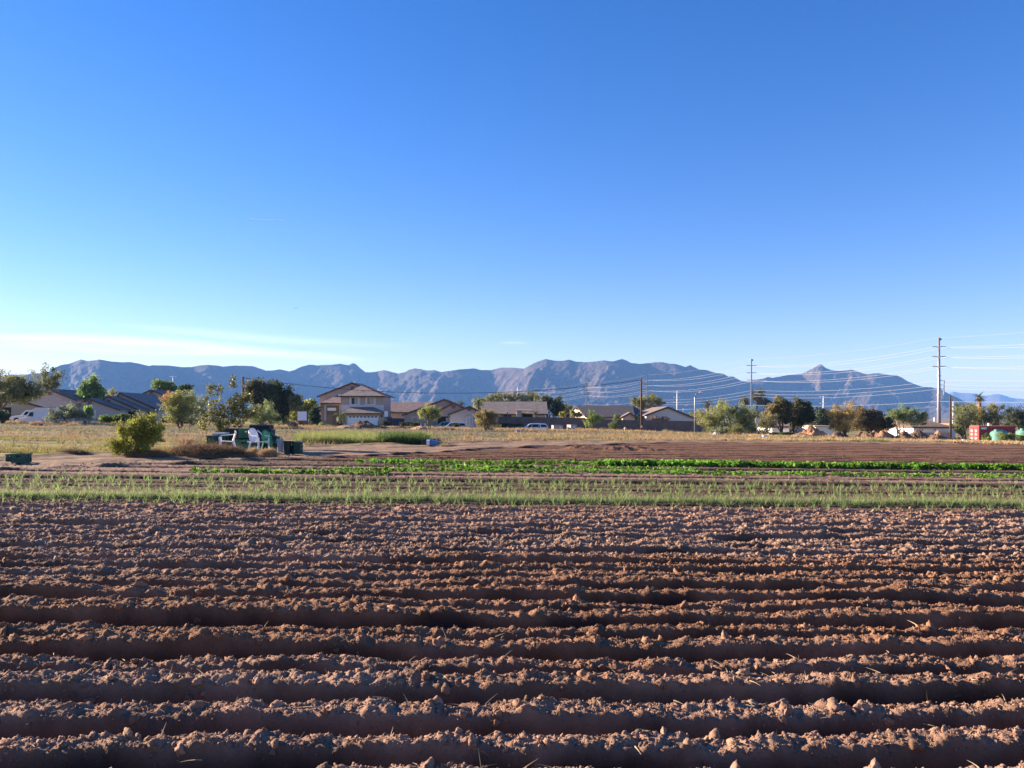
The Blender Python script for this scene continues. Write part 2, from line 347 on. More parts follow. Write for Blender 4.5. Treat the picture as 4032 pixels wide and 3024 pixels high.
def clods(name, n, y0, y1, smin, smax, sub, seed, onlycrest=False, dens=None, power=1.0):
    r_ = np.random.default_rng(seed); V, Fc = ico(sub)
    y = y0 * (y1 / y0) ** (r_.random(n) ** power); x = (r_.random(n) * 2 - 1) * (.72 * y + .4)
    lo = np.interp(x, LOX, LOY); k = y < lo + 3
    if onlycrest:
        r = y - SL * x; ph = (r / .388) % 1; k &= (r_.random(n) < np.where((ph > .25) & (ph < .75) | (r > 9.2), 1, .34))
    x, y = x[k], y[k]; n = len(x)
    s = smin * (smax / smin) ** (r_.random(n) ** 3.2)
    s = np.maximum(s, .00085 * y)
    z = GG(x, y) - s * .05
    nv = 40; var = []
    for i in range(nv):
        d = 1 + .5 * (r_.random(len(V)) - .5); q0 = r_.normal(size=(7, 3)); q0 /= np.linalg.norm(q0, axis=1, keepdims=True); d = d * np.minimum(1, .55 / np.maximum(np.max(V @ q0.T, 1), .3)) * 1.3; W = V * d[:, None] * (np.array([1, 1, .8]) * (1 + 1.1 * (r_.random(3) - .5))) @ np.linalg.qr(r_.normal(size=(3, 3)))[0]; var.append(W)
    var = np.array(var); idx = r_.integers(0, nv, n); a = r_.random(n) * 6.283; c, q = np.cos(a), np.sin(a)
    W = var[idx] * s[:, None, None]
    wx = W[..., 0] * c[:, None] - W[..., 1] * q[:, None] + x[:, None]; wy = W[..., 0] * q[:, None] + W[..., 1] * c[:, None] + y[:, None]; wz = W[..., 2] + z[:, None]
    v = np.stack([wx, wy, wz], 2).reshape(-1, 3); f = (Fc[None] + (np.arange(n) * len(V))[:, None, None]).reshape(-1, 3)
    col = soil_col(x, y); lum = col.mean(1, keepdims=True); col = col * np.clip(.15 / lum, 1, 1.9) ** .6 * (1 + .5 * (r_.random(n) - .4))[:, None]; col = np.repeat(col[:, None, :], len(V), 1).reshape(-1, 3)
    tag(np_mesh(name, v, f, M_CLOD, col), 'loose clods and crumbs of brown soil scattered over the ploughed ridges', 'soil clods', kind='stuff')
clods('soil_clods', 9000, 3.0, 9.5, .006, .033, 2, 1, True)
clods('soil_crumbs', 95000, 3.0, 10.5, .003, .010, 1, 2, True)
clods('far_soil_clods', 46000, 7.6, 13.9, .005, .027, 1, 3, True, power=.8)
clods('bed_soil_clods', 7000, 13.6, 30, .01, .04, 1, 4)
# straw and root bits lying on the ridges
def blades(pos, dirs, length, width, bend, col, tipcol=None, segs=2, seed=0):
    """curved tapering blades: pos (N,3), dirs (N,3) start direction, returns verts, quads, colours"""
    n = len(pos); r_ = np.random.default_rng(seed); d = dirs / np.linalg.norm(dirs, axis=1, keepdims=True)
    side = np.cross(d, r_.normal(size=(n, 3))); side /= np.linalg.norm(side, axis=1, keepdims=True) + 1e-9
    hor = d.copy(); hor[:, 2] = 0; hor += r_.normal(size=(n, 3)) * .05; hor[:, 2] = 0; hor /= np.linalg.norm(hor, axis=1, keepdims=True) + 1e-9
    P = pos.copy(); vs = []; cs = []; tipcol = col if tipcol is None else tipcol
    for s in range(segs + 1):
        t = s / segs; w = (width * (1 - t * .85) * .5)[:, None]
        vs += [P - side * w, P + side * w]; cc = col * (1 - t) + tipcol * t; cs += [cc, cc]
        dd = d + (hor * .6 + np.array([0, 0, -1.0])) * (bend * t * 1.4)[:, None]; dd /= np.linalg.norm(dd, axis=1, keepdims=True)
        P = P + dd * (length / segs)[:, None]
    v = np.stack(vs, 1).reshape(-1, 3); c = np.stack(cs, 1).reshape(-1, 3); k = 2 * (segs + 1)
    b = (np.arange(n) * k)[:, None]; q = []
    for s in range(segs): q.append(np.concatenate([b + 2 * s, b + 2 * s + 1, b + 2 * s + 3, b + 2 * s + 2], 1))
    return v, np.concatenate(q), c
def straw_bits():
    r_ = np.random.default_rng(11); n = 1500; y = 3.2 * (13 / 3.2) ** r_.random(n); x = (r_.random(n) * 2 - 1) * (.7 * y + .3)
    d = np.stack([r_.normal(size=n), r_.normal(size=n), r_.random(n) * .5], 1); z = GG(x, y) + .012
    v, f, c = blades(np.stack([x, y, z], 1), d, .02 + .09 * r_.random(n) ** 2, .003 + .003 * r_.random(n) + .0003 * y, .3 * r_.random(n), np.ones((n, 3)) * [.42, .32, .19], segs=3, seed=3)
    tag(np_mesh('straw_bits', v, f, M_STRAW, c), 'small pale stalks and root bits lying on the ploughed soil', 'straw', kind='stuff')
straw_bits()

# ---------------------------------------------------------------- mountains
RID = [(-900, 1560), (-500, 1520), (-150, 1490), (60, 1476), (140, 1472), (190, 1465), (215, 1448), (240, 1437), (272, 1432), (294, 1424), (318, 1415), (342, 1421), (373, 1419), (392, 1415.5), (421, 1420), (443, 1424), (475, 1426), (519, 1426), (544, 1431), (589, 1441), (601, 1438), (660, 1439), (727, 1446), (752, 1445), (777, 1440), (818, 1436), (853, 1439), (878, 1444), (926, 1439), (996, 1442), (1021, 1450), (1049, 1459), (1075, 1458), (1103, 1454), (1138, 1462), (1157, 1458), (1182, 1446), (1217, 1435), (1245, 1438), (1296, 1437), (1340, 1432), (1372, 1438), (1386, 1431), (1394, 1430), (1405, 1437), (1421, 1451), (1440, 1466), (1475, 1465), (1511, 1457), (1538, 1463), (1568, 1471), (1595, 1465), (1611, 1456), (1633, 1450), (1654, 1453), (1682, 1459), (1709, 1457), (1739, 1465), (1767, 1460), (1818, 1454), (1867, 1450), (1894, 1457), (1932, 1457), (1970, 1448), (2016, 1447), (2062, 1452), (2084, 1439), (2115, 1424), (2150, 1413), (2182, 1420), (2213, 1421), (2239, 1416), (2267, 1424), (2315, 1426), (2378, 1419), (2410, 1423), (2425, 1420), (2448, 1413.5), (2466, 1419), (2485, 1429), (2520, 1433), (2574, 1427), (2606, 1425), (2637, 1432), (2660, 1433), (2698, 1445), (2717, 1437), (2751, 1454), (2783, 1457), (2820, 1469), (2849, 1471), (2868, 1483), (2887, 1482), (2915, 1498), (2934, 1502), (2953, 1502), (2975, 1496), (3004, 1491), (3026, 1484), (3039, 1488), (3080, 1481), (3105, 1476), (3134, 1474), (3159, 1471), (3184, 1459), (3213, 1444), (3222, 1437), (3235, 1435), (3244, 1442), (3251, 1449), (3273, 1457), (3301, 1461), (3352, 1455), (3374, 1462), (3396, 1470), (3411, 1473), (3459, 1469), (3484, 1473), (3509, 1477), (3528, 1477), (3554, 1488), (3573, 1501), (3601, 1512), (3633, 1523), (3667, 1525), (3705, 1533), (3731, 1548), (3769, 1565), (3807, 1585), (3880, 1622), (3950, 1641), (4200, 1650), (5200, 1655)]
# spurs that catch the low sun: (column at the top, row there, column at the foot, row there, width, height)
SPUR = [(1600, 1495, 1530, 1550, 26, 22), (1650, 1475, 1585, 1560, 24, 26), (1700, 1480, 1655, 1590, 30, 30), (1745, 1500, 1700, 1600, 26, 24), (2125, 1462, 2070, 1550, 34, 30), (2160, 1490, 2110, 1575, 22, 16),
        (2392, 1450, 2350, 1520, 22, 26), (2390, 1505, 2350, 1575, 34, 30), (2610, 1500, 2590, 1560, 20, 12), (3235, 1462, 3215, 1590, 40, 34), (3300, 1480, 3290, 1600, 40, 34), (3370, 1500, 3350, 1640, 40, 40), (3440, 1550, 3400, 1650, 44, 30), (3720, 1540, 3715, 1590, 18, 14),
        (560, 1440, 520, 1480, 16, 8), (320, 1425, 270, 1450, 16, 8), (700, 1480, 660, 1540, 20, 10), (1160, 1462, 1140, 1500, 14, 10)]
def mountains():
    u = np.arange(-900, 5200, 4.0); T = np.concatenate([np.linspace(0, 1, 130), np.linspace(1.03, 1.7, 14)])
    ru = np.array([p[0] for p in RID], float); rv = np.array([p[1] for p in RID], float)
    e = (HV - np.interp(u, ru, rv)) / F
    e = e + .00035 * fbm(u * .09, u * 0 + 3, 3) * (e > .01)
    D = 3900 + 900 * fbm(u * .0016 + 5, u * 0, 3)
    uu, tt = np.meshgrid(u, T); Dm = D[None]; em = np.maximum(e[None], -.0002)
    y = Dm - (1 - tt) * 380
    cz = em * Dm                                     # crest height
    base = np.where(tt <= 1, tt ** 1.35, 1 - (tt - 1) * 1.2)
    zc = cz * base
    x = (uu - CU) / F * y
    # drainage: ridged noise running down the slope, skewed
    w = .35 * fbm(x * .002, y * .002 + 7, 3)
    s = x * .0034 + y * .0022 + w
    rg = 1 - np.abs(2 * vnoise(s, y * .0004 + 3)) * 2
    rg2 = 1 - np.abs(2 * vnoise(s * 2.6 + 11, y * .0011 - 5)) * 2
    rg3 = fbm(x * .012, y * .012, 4, .55)
    env = np.sin(np.pi * np.clip(tt, 0, 1) ** .8) ** .8
    z = zc + cz * env * (.09 * (rg - .3) + .06 * (rg2 - .3) + .14 * fbm(x * .011, y * .02, 6, .66) + .03 * (1 - np.abs(2 * vnoise(s * 7 + 5, y * .004)) * 2))
    for (ua, va, ub, vb, wd, hh) in SPUR:            # built-in spurs: t position from the row seen
        ea, eb = (HV - va) / F, (HV - vb) / F
        ev = z / y                                   # elevation seen
        f = np.clip((ev - eb) / (ea - eb), -.3, 1.25); uc = ub + (ua - ub) * f + 26 * fbm(y * .006 + ua, x * .004, 4, .6)
        q = (uu - uc) / wd
        prof = np.where(q < 0, np.exp(-(q / .9) ** 2), np.exp(-(q / .45) ** 2))
        z = z + hh * prof * np.clip(.75 + 1.6 * fbm(x * .013 + ua, y * .02, 4, .65), .1, 1.6) * sstep(-.3, .1, f) * (1 - sstep(1.0, 1.25, f)) * (tt < 1)
    lim = em * y * (1 - .012 * (1 - tt) ** .5)
    z = np.where(tt < 1, np.minimum(z, lim), z); z[129] = cz[0]
    z = z - 3.0 * (1 - np.clip(tt * 8, 0, 1)) - 2
    z[129] = cz[0] + EYE
    n = fbm(x * .004, y * .004, 4)
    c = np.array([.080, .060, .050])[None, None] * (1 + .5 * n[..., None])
    v = np.stack([x.ravel(), y.ravel(), z.ravel()], 1); nx = len(u); i = (np.arange(len(T) - 1)[:, None] * nx + np.arange(nx - 1)[None]).ravel()
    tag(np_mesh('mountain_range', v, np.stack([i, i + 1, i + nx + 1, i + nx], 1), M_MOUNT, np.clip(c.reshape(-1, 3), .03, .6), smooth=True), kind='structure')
    P = [(3400, 1625), (3600, 1590), (3700, 1560), (3737, 1547), (3750, 1540), (3775, 1545), (3832, 1549), (3858, 1555), (3883, 1557), (3911, 1552), (3937, 1551), (3981, 1565), (4032, 1571), (4200, 1590), (4600, 1630)]
    u = np.arange(3400, 4600, 8.0); e = (HV - np.interp(u, [p[0] for p in P], [p[1] for p in P])) / F + .0004 * fbm(u * .06, u * 0, 3); T = np.linspace(0, 1.5, 40)
    uu, tt = np.meshgrid(u, T); y = 9000 - (1 - tt) * 2500; cz = e[None] * 9000; x = (uu - CU) / F * y
    z = cz * np.where(tt < 1, tt ** 1.3, 2 - tt) + cz * .15 * np.sin(np.pi * np.clip(tt, 0, 1)) * (1 - np.abs(4 * vnoise(x * .0016 + y * .0006, y * .0003)))
    z = np.minimum(z, e[None] * y * .998)
    v = np.stack([x.ravel(), y.ravel(), z.ravel()], 1); nx = len(u); i = (np.arange(len(T) - 1)[:, None] * nx + np.arange(nx - 1)[None]).ravel()
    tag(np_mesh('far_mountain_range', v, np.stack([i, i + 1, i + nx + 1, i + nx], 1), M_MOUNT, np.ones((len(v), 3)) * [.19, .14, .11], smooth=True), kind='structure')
mountains()
def haze():
    b = MB(); b.box(-9000, 9000, -400, 10600, -8, 345)
    m = bpy.data.materials.new('haze'); m.use_nodes = True; t = m.node_tree; t.nodes.clear()
    pv = t.nodes.new('ShaderNodeVolumePrincipled'); pv.inputs['Color'].default_value = (.20, .46, 1.0, 1); pv.inputs['Density'].default_value = HAZE; pv.inputs['Anisotropy'].default_value = .0
    o = t.nodes.new('ShaderNodeOutputMaterial'); t.links.new(pv.outputs[0], o.inputs['Volume'])
    h = b.build('haze', m); tag(h, kind='stuff', label='thin blue haze filling the air out to the mountains', cat='haze')
HAZE = 0.95e-4
haze()
# ---------------------------------------------------------------- trees and bushes
def leaf_quads(c, size, r_, up=0.0, aspect=.55):
    n = len(c); a = r_.normal(size=(n, 3)); a[:, 2] += up; a /= np.linalg.norm(a, axis=1, keepdims=True)
    b = np.cross(a, r_.normal(size=(n, 3))); b /= np.linalg.norm(b, axis=1, keepdims=True) + 1e-9
    s = size[:, None]
    v = np.stack([c - a * s, c - b * s * aspect, c + a * s, c + b * s * aspect], 1).reshape(-1, 3)
    return v, np.arange(4 * n).reshape(n, 4)
OLIVE = (.155, .155, .055); GREEN = (.085, .13, .030); DARK = (.042, .062, .026); YEL = (.20, .215, .04); GREY = (.15, .17, .085); GOLD = (.31, .235, .085); ORAN = (.36, .17, .06); PALO = (.21, .225, .07); BROWNL = (.13, .095, .045); BRIGHT = (.15, .24, .035); TANB = (.30, .24, .14)
def tree(name, label, cat, lobes, d, col, n=3000, leaf=.11, base=None, trunk=.12, style='round', col2=None, group=None, m=None, clump=None, depth=.85, seed=None, bark=None, stems=1, tu=None, fill=1.0, crown_name='crown', lobecols=None):
    """crown made of leaf clumps inside the given lobes (photo columns/rows at distance d), limbs running to the clumps"""
    seed = seed if seed is not None else int(abs(lobes[0][0]) * 7 + abs(lobes[0][2])) % 9973
    r_ = np.random.default_rng(seed); u0 = min(l[0] for l in lobes); u1 = max(l[1] for l in lobes)
    tx = X(tu if tu is not None else (u0 + u1) / 2, d); gz = float(G(tx, d)) if base is None else base
    t = thing(name, label, cat, (tx, d, gz), group)
    area = [(l[1] - l[0]) * (l[3] - l[2]) for l in lobes]; tot = sum(area); C = []; CC = []; ends = []
    for li, l in enumerate(lobes):
        cx, cz = X((l[0] + l[1]) / 2, d), Z((l[2] + l[3]) / 2, d); rx, rz = (l[1] - l[0]) / 2 * d / F, (l[3] - l[2]) / 2 * d / F; ry = max(rx * depth, .2)
        if rz > rx * 1.8: ry = rx
        nl = max(20, int(n * FULL * area[li] / tot)); cr = clump or .34 * min(rx, rz) + .15
        k = int(np.clip(2.6 * rx * rz * 3 / cr ** 2 * .5, 9, 60))
        q = r_.normal(size=(k, 3)); q /= np.linalg.norm(q, axis=1, keepdims=True); q *= (r_.random(k) ** .42)[:, None]
        cc = q * np.array([rx, ry, rz]) * (1 - .08) + np.array([cx, d, cz]); cc[:, 0] += r_.normal(size=k) * rx * .04
        csz = cr * (.55 + .9 * r_.random(k)); shade = .72 + .56 * r_.random(k)
        idx = r_.integers(0, k, nl); p = r_.normal(size=(nl, 3)); p /= np.linalg.norm(p, axis=1, keepdims=True); p *= (r_.random(nl) ** .5)[:, None]
        if style == 'wispy':          # fine twigs reaching up and out from each clump
            out = (cc[idx] - np.array([cx, d, cz - rz * .7])); out /= np.linalg.norm(out, axis=1, keepdims=True) + 1e-9
            tt = r_.random(nl)[:, None]; p = p * .62 + out * (tt * 1.25 - .3)
        pt = cc[idx] + p * csz[idx][:, None] * np.array([1, 1, .85])
        fl = r_.random(nl) < .24; e_ = r_.normal(size=(nl, 3)); e_ /= np.linalg.norm(e_, axis=1, keepdims=True); e_ *= (r_.random(nl) ** .4)[:, None] * .93
        pt = np.where(fl[:, None], e_ * np.array([rx, ry, rz]) * (1 + .25 * vnoise(e_[:, 0] * 3 + seed, e_[:, 2] * 3))[:, None] + np.array([cx, d, cz]), pt)
        zb = cz - rz; pt[:, 2] = np.where(pt[:, 2] < zb - .05 * rz, zb + r_.random(nl) * rz * .4, pt[:, 2])
        base_c = np.array(lobecols[li] if lobecols else col) * 1.6
        c2 = np.array(col2 if col2 is not None else col); mixw = (r_.random(k) < .35)[idx][:, None] * .8
        cl = (base_c * (1 - mixw) + c2 * mixw) * shade[idx][:, None] * (.75 + .5 * r_.random(nl))[:, None]
        C.append(pt); CC.append(cl); o = np.argsort(r_.random(k))[:6]; ends += [cc[i] for i in o]
    C = np.concatenate(C); CC = np.concatenate(CC)
    sz = leaf * LF * (.6 + .8 * r_.random(len(C)))
    v, f = leaf_quads(C, sz, r_, up=.6 if style == 'wispy' else 0, aspect=.32 if style == 'wispy' else .6)
    v[:, 2] = np.maximum(v[:, 2], gz + .02)
    np_mesh(crown_name, v, f, m or M_LEAF, np.repeat(CC[:, None], 4, 1).reshape(-1, 3), parent=t)
    if trunk:
        b = MB(); zc = Z(max(l[3] for l in lobes), d); fork = max(gz + .25 * (max(zc, gz) - gz) + .2, gz + .15)
        mz = sum(Z((l[2] + l[3]) / 2, d) for l in lobes) / len(lobes)
        for s_ in range(stems):
            ox = (s_ - (stems - 1) / 2) * trunk * 2.2
            b.tube([(tx + ox * .4, d, gz - .1), (tx + ox, d, (gz + fork) / 2), (tx + ox * 1.6, d, fork), (tx + ox * 2 + random.uniform(-.2, .2), d, fork + (mz - fork) * .6)], [trunk * 1.25, trunk, trunk * .85, trunk * .4], 7)
        for i, e in enumerate(ends[:9]):
            ox = ((i % stems) - (stems - 1) / 2) * trunk * 3
            s0 = Vector((tx + ox, d, fork)); e = Vector(e); mid = s0.lerp(e, .5) + Vector((0, 0, .12 * (e - s0).length))
            b.tube([s0, mid, e], [trunk * .6, trunk * .35, trunk * .1], 5)
        b.build('trunk', bark or M_BARK, t, smooth=True)
    return t
def palm(name, label, u, vtop, vtrunk, vb, d, rad, nf=26, col=GREEN, trunk=.16, droop=1.0, group=None, tmat=None, seed=1):
    r_ = np.random.default_rng(seed); x = X(u, d); zt = Z(vtrunk, d); gz = float(G(x, d)) if vb is None else Z(vb, d)
    t = thing(name, label, 'palm tree', (x, d, gz), group)
    vs, fs, cs = [], [], []; off = 0
    for i in range(nf):
        a = 6.283 * i / nf + r_.normal() * .2; el = r_.uniform(-.25, 1.35); dirv = np.array([math.cos(a) * math.cos(el), math.sin(a) * math.cos(el), math.sin(el)]); P = np.array([x, d, zt]); L = rad * r_.uniform(.85, 1.2); k = 9
        sd_ = np.array([-math.sin(a), math.cos(a), 0]); pts = []
        for j in range(k):
            pts.append(P.copy()); dirv = dirv + np.array([0, 0, -.17 * droop]); dirv /= np.linalg.norm(dirv); P = P + dirv * L / k
        for j in range(1, k):
            w = rad * .20 * math.sin(math.pi * (j + .4) / (k + .6)) ; p = pts[j]; q = pts[j - 1]; fw = (p - q)
            for s_ in (-1, 1):
                for h in (0, .5):
                    b0 = q + fw * h; tip = b0 + sd_ * s_ * w + fw * 1.0 + np.array([0, 0, -w * .45]); b1 = b0 + fw * .38
                    vs += [b0, tip, b1]; fs.append((off, off + 1, off + 2)); off += 3; c = np.array(col) * r_.uniform(.6, 1.4); cs += [c, c, c]
    np_mesh('fronds', np.array(vs), np.array(fs), M_LEAF, np.array(cs), parent=t)
    b = MB(); b.tube([(x, d, gz - .05), (x, d, (gz + zt) / 2), (x, d, zt + .05)], [trunk * 1.2, trunk, trunk * 1.3], 9); b.build('trunk', tmat or M_BARK, t, smooth=True)
    return t
T = tree
FULL, LF = 1.5, 1.1
# left of the field
T('mesquite_tree', 'large dark green mesquite tree at the left edge, above the white van', 'tree', [(-120, 60, 1440, 1590), (20, 150, 1460, 1600), (-60, 170, 1500, 1605), (140, 240, 1450, 1530), (170, 236, 1480, 1558), (60, 205, 1500, 1560)], 96, OLIVE, 11000, .12, trunk=.22, col2=DARK, style='wispy', tu=-20, clump=.75)
T('green_tree', 'lobed bright green tree rising behind the grey gabled house on the left', 'tree', [(318, 352, 1494, 1560), (352, 386, 1476, 1550), (308, 414, 1525, 1582), (375, 408, 1510, 1570)], 140, (.12, .19, .05), 4200, .16, trunk=.25, col2=GREEN, clump=.8)
T('pale_tree', 'small pale olive treetop just right of the lobed green tree', 'tree', [(412, 472, 1532, 1575)], 175, OLIVE, 700, .16, style='wispy')
T('round_tree', 'round green treetop above the tan gable house', 'tree', [(600, 665, 1494, 1556), (640, 698, 1502, 1556)], 168, GREEN, 2200, .18, trunk=.3)
T('dark_tree', 'dark green treetop right of the round treetop above the tan gable', 'tree', [(700, 760, 1510, 1552), (690, 730, 1520, 1560)], 172, DARK, 1500, .18, trunk=.3, col2=GREEN)
T('palo_verde', 'yellow-green palo verde with an orange patch at its upper left', 'tree', [(640, 735, 1548, 1655), (690, 775, 1530, 1640), (632, 690, 1545, 1600), (700, 790, 1580, 1672), (650, 720, 1620, 1672)], 78, PALO, 9500, .075, style='wispy', trunk=.12, tu=709, lobecols=[PALO, PALO, ORAN, GREY, PALO], bark=M_BARK, stems=2)
T('grey_green_tree', 'wispy grey-green tree behind the leafy sapling and right of the orange-tipped palo verde', 'tree', [(745, 830, 1545, 1680)], 92, GREY, 2600, .09, style='wispy')
T('dark_hedge_bush', 'dark green bush under the orange-tipped palo verde', 'bush', [(628, 690, 1636, 1680), (680, 790, 1640, 1680)], 98, DARK, 1500, .1, trunk=.05)
T('grey_shrub', 'sprawling grey-green shrub growing in front of the white van', 'shrub', [(178, 260, 1615, 1672), (235, 330, 1592, 1668), (300, 372, 1612, 1668), (225, 280, 1600, 1640)], 90, GREY, 4200, .09, style='wispy', col2=(.10, .12, .05), trunk=.06)
T('pale_shrub', 'small pale green upright shrub by the door of the grey gabled house', 'shrub', [(334, 370, 1600, 1640)], 100, BRIGHT, 500, .09, trunk=.05)
T('green_hedge', 'bright green leafy hedge in front of the dark garage openings', 'hedge', [(392, 450, 1632, 1668), (440, 516, 1629, 1668)], 96, GREEN, 2600, .1, col2=BRIGHT, trunk=.05)
T('corner_bush', 'dark green bush at the left edge beside the front of the white van', 'bush', [(-60, 38, 1610, 1668)], 92, DARK, 1800, .1, trunk=.06, col2=GREY)
T('yellow_shrub', 'large yellow-green shrub beside the dirt track at the left', 'shrub', [(530, 622, 1646, 1780), (512, 590, 1662, 1790), (446, 535, 1728, 1800), (590, 640, 1690, 1740), (455, 520, 1680, 1730), (560, 600, 1634, 1680), (610, 650, 1672, 1702), (500, 540, 1660, 1700), (440, 470, 1745, 1800), (535, 565, 1644, 1668)], 28, YEL, 15000, .035, style='wispy', col2=(.13, .13, .025), trunk=.05, clump=.27, base=float(G(X(540, 28), 28)), stems=3, tu=550, bark=M_GREENBARK)
fig = [(806, 900, 1560, 1690), (880, 975, 1560, 1690), (778, 828, 1630, 1695), (818, 850, 1504, 1560), (845, 876, 1515, 1560), (902, 926, 1470, 1540), (960, 998, 1532, 1600), (900, 960, 1540, 1620), (940, 1000, 1590, 1660), (770, 790, 1600, 1625), (1000, 1022, 1600, 1650), (840, 900, 1640, 1720)]
T('leafy_sapling', 'open-branched sapling with large glossy leaves behind the piled crates', 'tree', fig, 37, (.15, .14, .045), 2300, .055, m=M_GLOSS, trunk=.045, clump=.20, tu=880, stems=3, col2=(.09, .11, .035), bark=M_GREENBARK)
T('spreading_tree', 'big dark green spreading tree behind the piled crates and the brown pole', 'tree', [(955, 1060, 1490, 1600), (1030, 1118, 1486, 1600), (1090, 1160, 1515, 1600), (1060, 1140, 1560, 1680), (1120, 1190, 1545, 1620), (985, 1080, 1560, 1660)], 104, DARK, 12000, .12, trunk=.25, col2=(.085, .09, .04), lobecols=[(.09, .09, .045), (.06, .075, .032), DARK, DARK, GREY, DARK])
T('palo_verde', 'grey-green palo verde in front of the big dark spreading tree', 'tree', [(962, 1050, 1600, 1684), (1010, 1100, 1590, 1680)], 86, (.17, .2, .08), 5200, .075, style='wispy', trunk=.08)
T('citrus_tree', 'yellow-green tree between the dark spreading tree and the two-storey house', 'tree', [(1136, 1200, 1570, 1640), (1190, 1258, 1566, 1650), (1110, 1215, 1606, 1662)], 128, (.2, .2, .035), 3500, .14, trunk=.15, col2=GREEN)
T('garden_tree', 'small dark green tree just left of the two-storey house, pale trunk', 'tree', [(1208, 1262, 1610, 1690), (1225, 1256, 1595, 1640)], 119, (.05, .07, .03), 2400, .11, trunk=.07, tu=1213, bark=M_GREENBARK)
T('low_green_plant', 'low bright green plant at the left corner of the two-storey house', 'plant', [(1252, 1277, 1667, 1688)], 116, BRIGHT, 260, .09, trunk=.04)
T('grey_bush', 'grey twiggy bush between the sapling and the blank sign', 'bush', [(920, 967, 1655, 1685)], 84, (.2, .17, .13), 900, .07, style='wispy', trunk=.04)
T('sage_bush', 'pale sage bush left of the blank white sign', 'bush', [(1130, 1165, 1657, 1690), (1150, 1182, 1668, 1690)], 86, TANB, 1200, .06, style='wispy', trunk=.04)
T('palo_verde', 'small yellow-green palo verde with twin trunks right of the two-storey house', 'tree', [(1640, 1700, 1606, 1655), (1680, 1738, 1600, 1662), (1660, 1712, 1596, 1640)], 87, PALO, 4200, .07, style='wispy', trunk=.07, stems=2, tu=1690, bark=M_GREENBARK)
T('round_bush', 'round olive-brown bush left of the silver car', 'bush', [(1868, 1935, 1618, 1697), (1905, 1966, 1616, 1697), (1880, 1950, 1612, 1650)], 89, (.22, .18, .07), 6500, .07, style='wispy', trunk=.06, stems=3)
T('background_trees', 'wide olive treetop behind the long roof above the silver car', 'tree', [(1925, 2010, 1545, 1600), (1990, 2070, 1540, 1600), (2050, 2120, 1545, 1600), (1890, 1950, 1560, 1600)], 170, OLIVE, 5200, .16, style='wispy', trunk=.3)
T('dark_tree', 'large dark green tree at the right end of the long roof', 'tree', [(2100, 2170, 1545, 1640), (2140, 2222, 1560, 1645), (2180, 2228, 1585, 1645)], 152, (.06, .08, .03), 6500, .16, style='wispy', trunk=.3, lobecols=[(.12, .13, .05), (.05, .07, .028), (.06, .08, .03)])
T('wall_shrub', 'small yellow-leaved shrub on the left of the sunlit gable end', 'shrub', [(2200, 2226, 1618, 1645)], 133, (.25, .25, .06), 320, .12, trunk=.05)
T('wall_shrub', 'yellow-green shrub against the sunlit gable end behind the block wall', 'shrub', [(2243, 2270, 1618, 1646), (2262, 2294, 1622, 1646)], 131, (.27, .25, .08), 900, .11, trunk=.05)
T('young_tree', 'light green young tree in front of the block wall right of the utility boxes', 'tree', [(2316, 2350, 1610, 1670), (2298, 2345, 1645, 1686), (2340, 2374, 1632, 1670)], 104, (.17, .22, .06), 2600, .08, style='wispy', trunk=.06)
T('young_tree', 'grey-green young tree in front of the block wall left of the brown pole', 'tree', [(2412, 2440, 1630, 1665), (2396, 2446, 1658, 1704), (2400, 2440, 1680, 1710)], 100, (.14, .17, .06), 2400, .08, style='wispy', trunk=.06)
T('palo_verde', 'olive palo verde behind the brown utility pole above the roofs', 'tree', [(2482, 2550, 1560, 1612), (2520, 2618, 1552, 1618)], 152, OLIVE, 3800, .14, style='wispy', trunk=.2)
T('wall_shrub', 'pale green shrub behind the block wall left of the brown utility pole', 'shrub', [(2450, 2490, 1634, 1656), (2480, 2518, 1630, 1656)], 131, (.2, .22, .08), 900, .11, trunk=.05)
T('wall_shrub', 'reddish and grey shrub behind the block wall below the grey gable', 'shrub', [(2560, 2600, 1640, 1658), (2600, 2636, 1642, 1658)], 129, (.25, .16, .1), 700, .1, trunk=.05)
T('palo_verde', 'large yellow-green palo verde right of the tall street lamp', 'tree', [(2750, 2830, 1600, 1690), (2800, 2900, 1580, 1670), (2860, 2950, 1590, 1680), (2780, 2860, 1640, 1705), (2900, 2965, 1620, 1700)], 93, PALO, 12000, .08, style='wispy', trunk=.14, stems=3, tu=2880, lobecols=[(.25, .25, .09), PALO, PALO, GREY, (.09, .11, .045)], bark=M_GREENBARK)
T('grey_green_tree', 'grey-green treetop behind the palo verde and the tall dark pole', 'tree', [(2920, 3000, 1605, 1700)], 112, GREY, 3000, .1, style='wispy', trunk=.12)
T('low_bush', 'olive bush at the foot of the large palo verde', 'bush', [(2874, 2932, 1676, 1715)], 84, OLIVE, 1400, .06, style='wispy', trunk=.04)
T('gum_tree', 'tall grey-green tree far behind the dark power pole', 'tree', [(2955, 3016, 1532, 1600), (3000, 3040, 1562, 1610), (2912, 2950, 1556, 1612)], 262, (.11, .11, .07), 2600, .22, trunk=.4)
T('palo_verde', 'wispy yellow-grey bushy tree left of the dark shade trees', 'tree', [(2970, 3050, 1635, 1712), (2990, 3062, 1625, 1690)], 90, (.22, .2, .09), 5200, .07, style='wispy', trunk=.06)
T('shade_tree', 'dark shade tree with browning left side in front of the white building', 'tree', [(3008, 3070, 1585, 1660), (3040, 3110, 1556, 1665), (3075, 3120, 1570, 1675)], 99, (.12, .10, .04), 6500, .1, trunk=.16, tu=3079, lobecols=[(.18, .14, .055), (.13, .12, .05), (.06, .07, .03)])
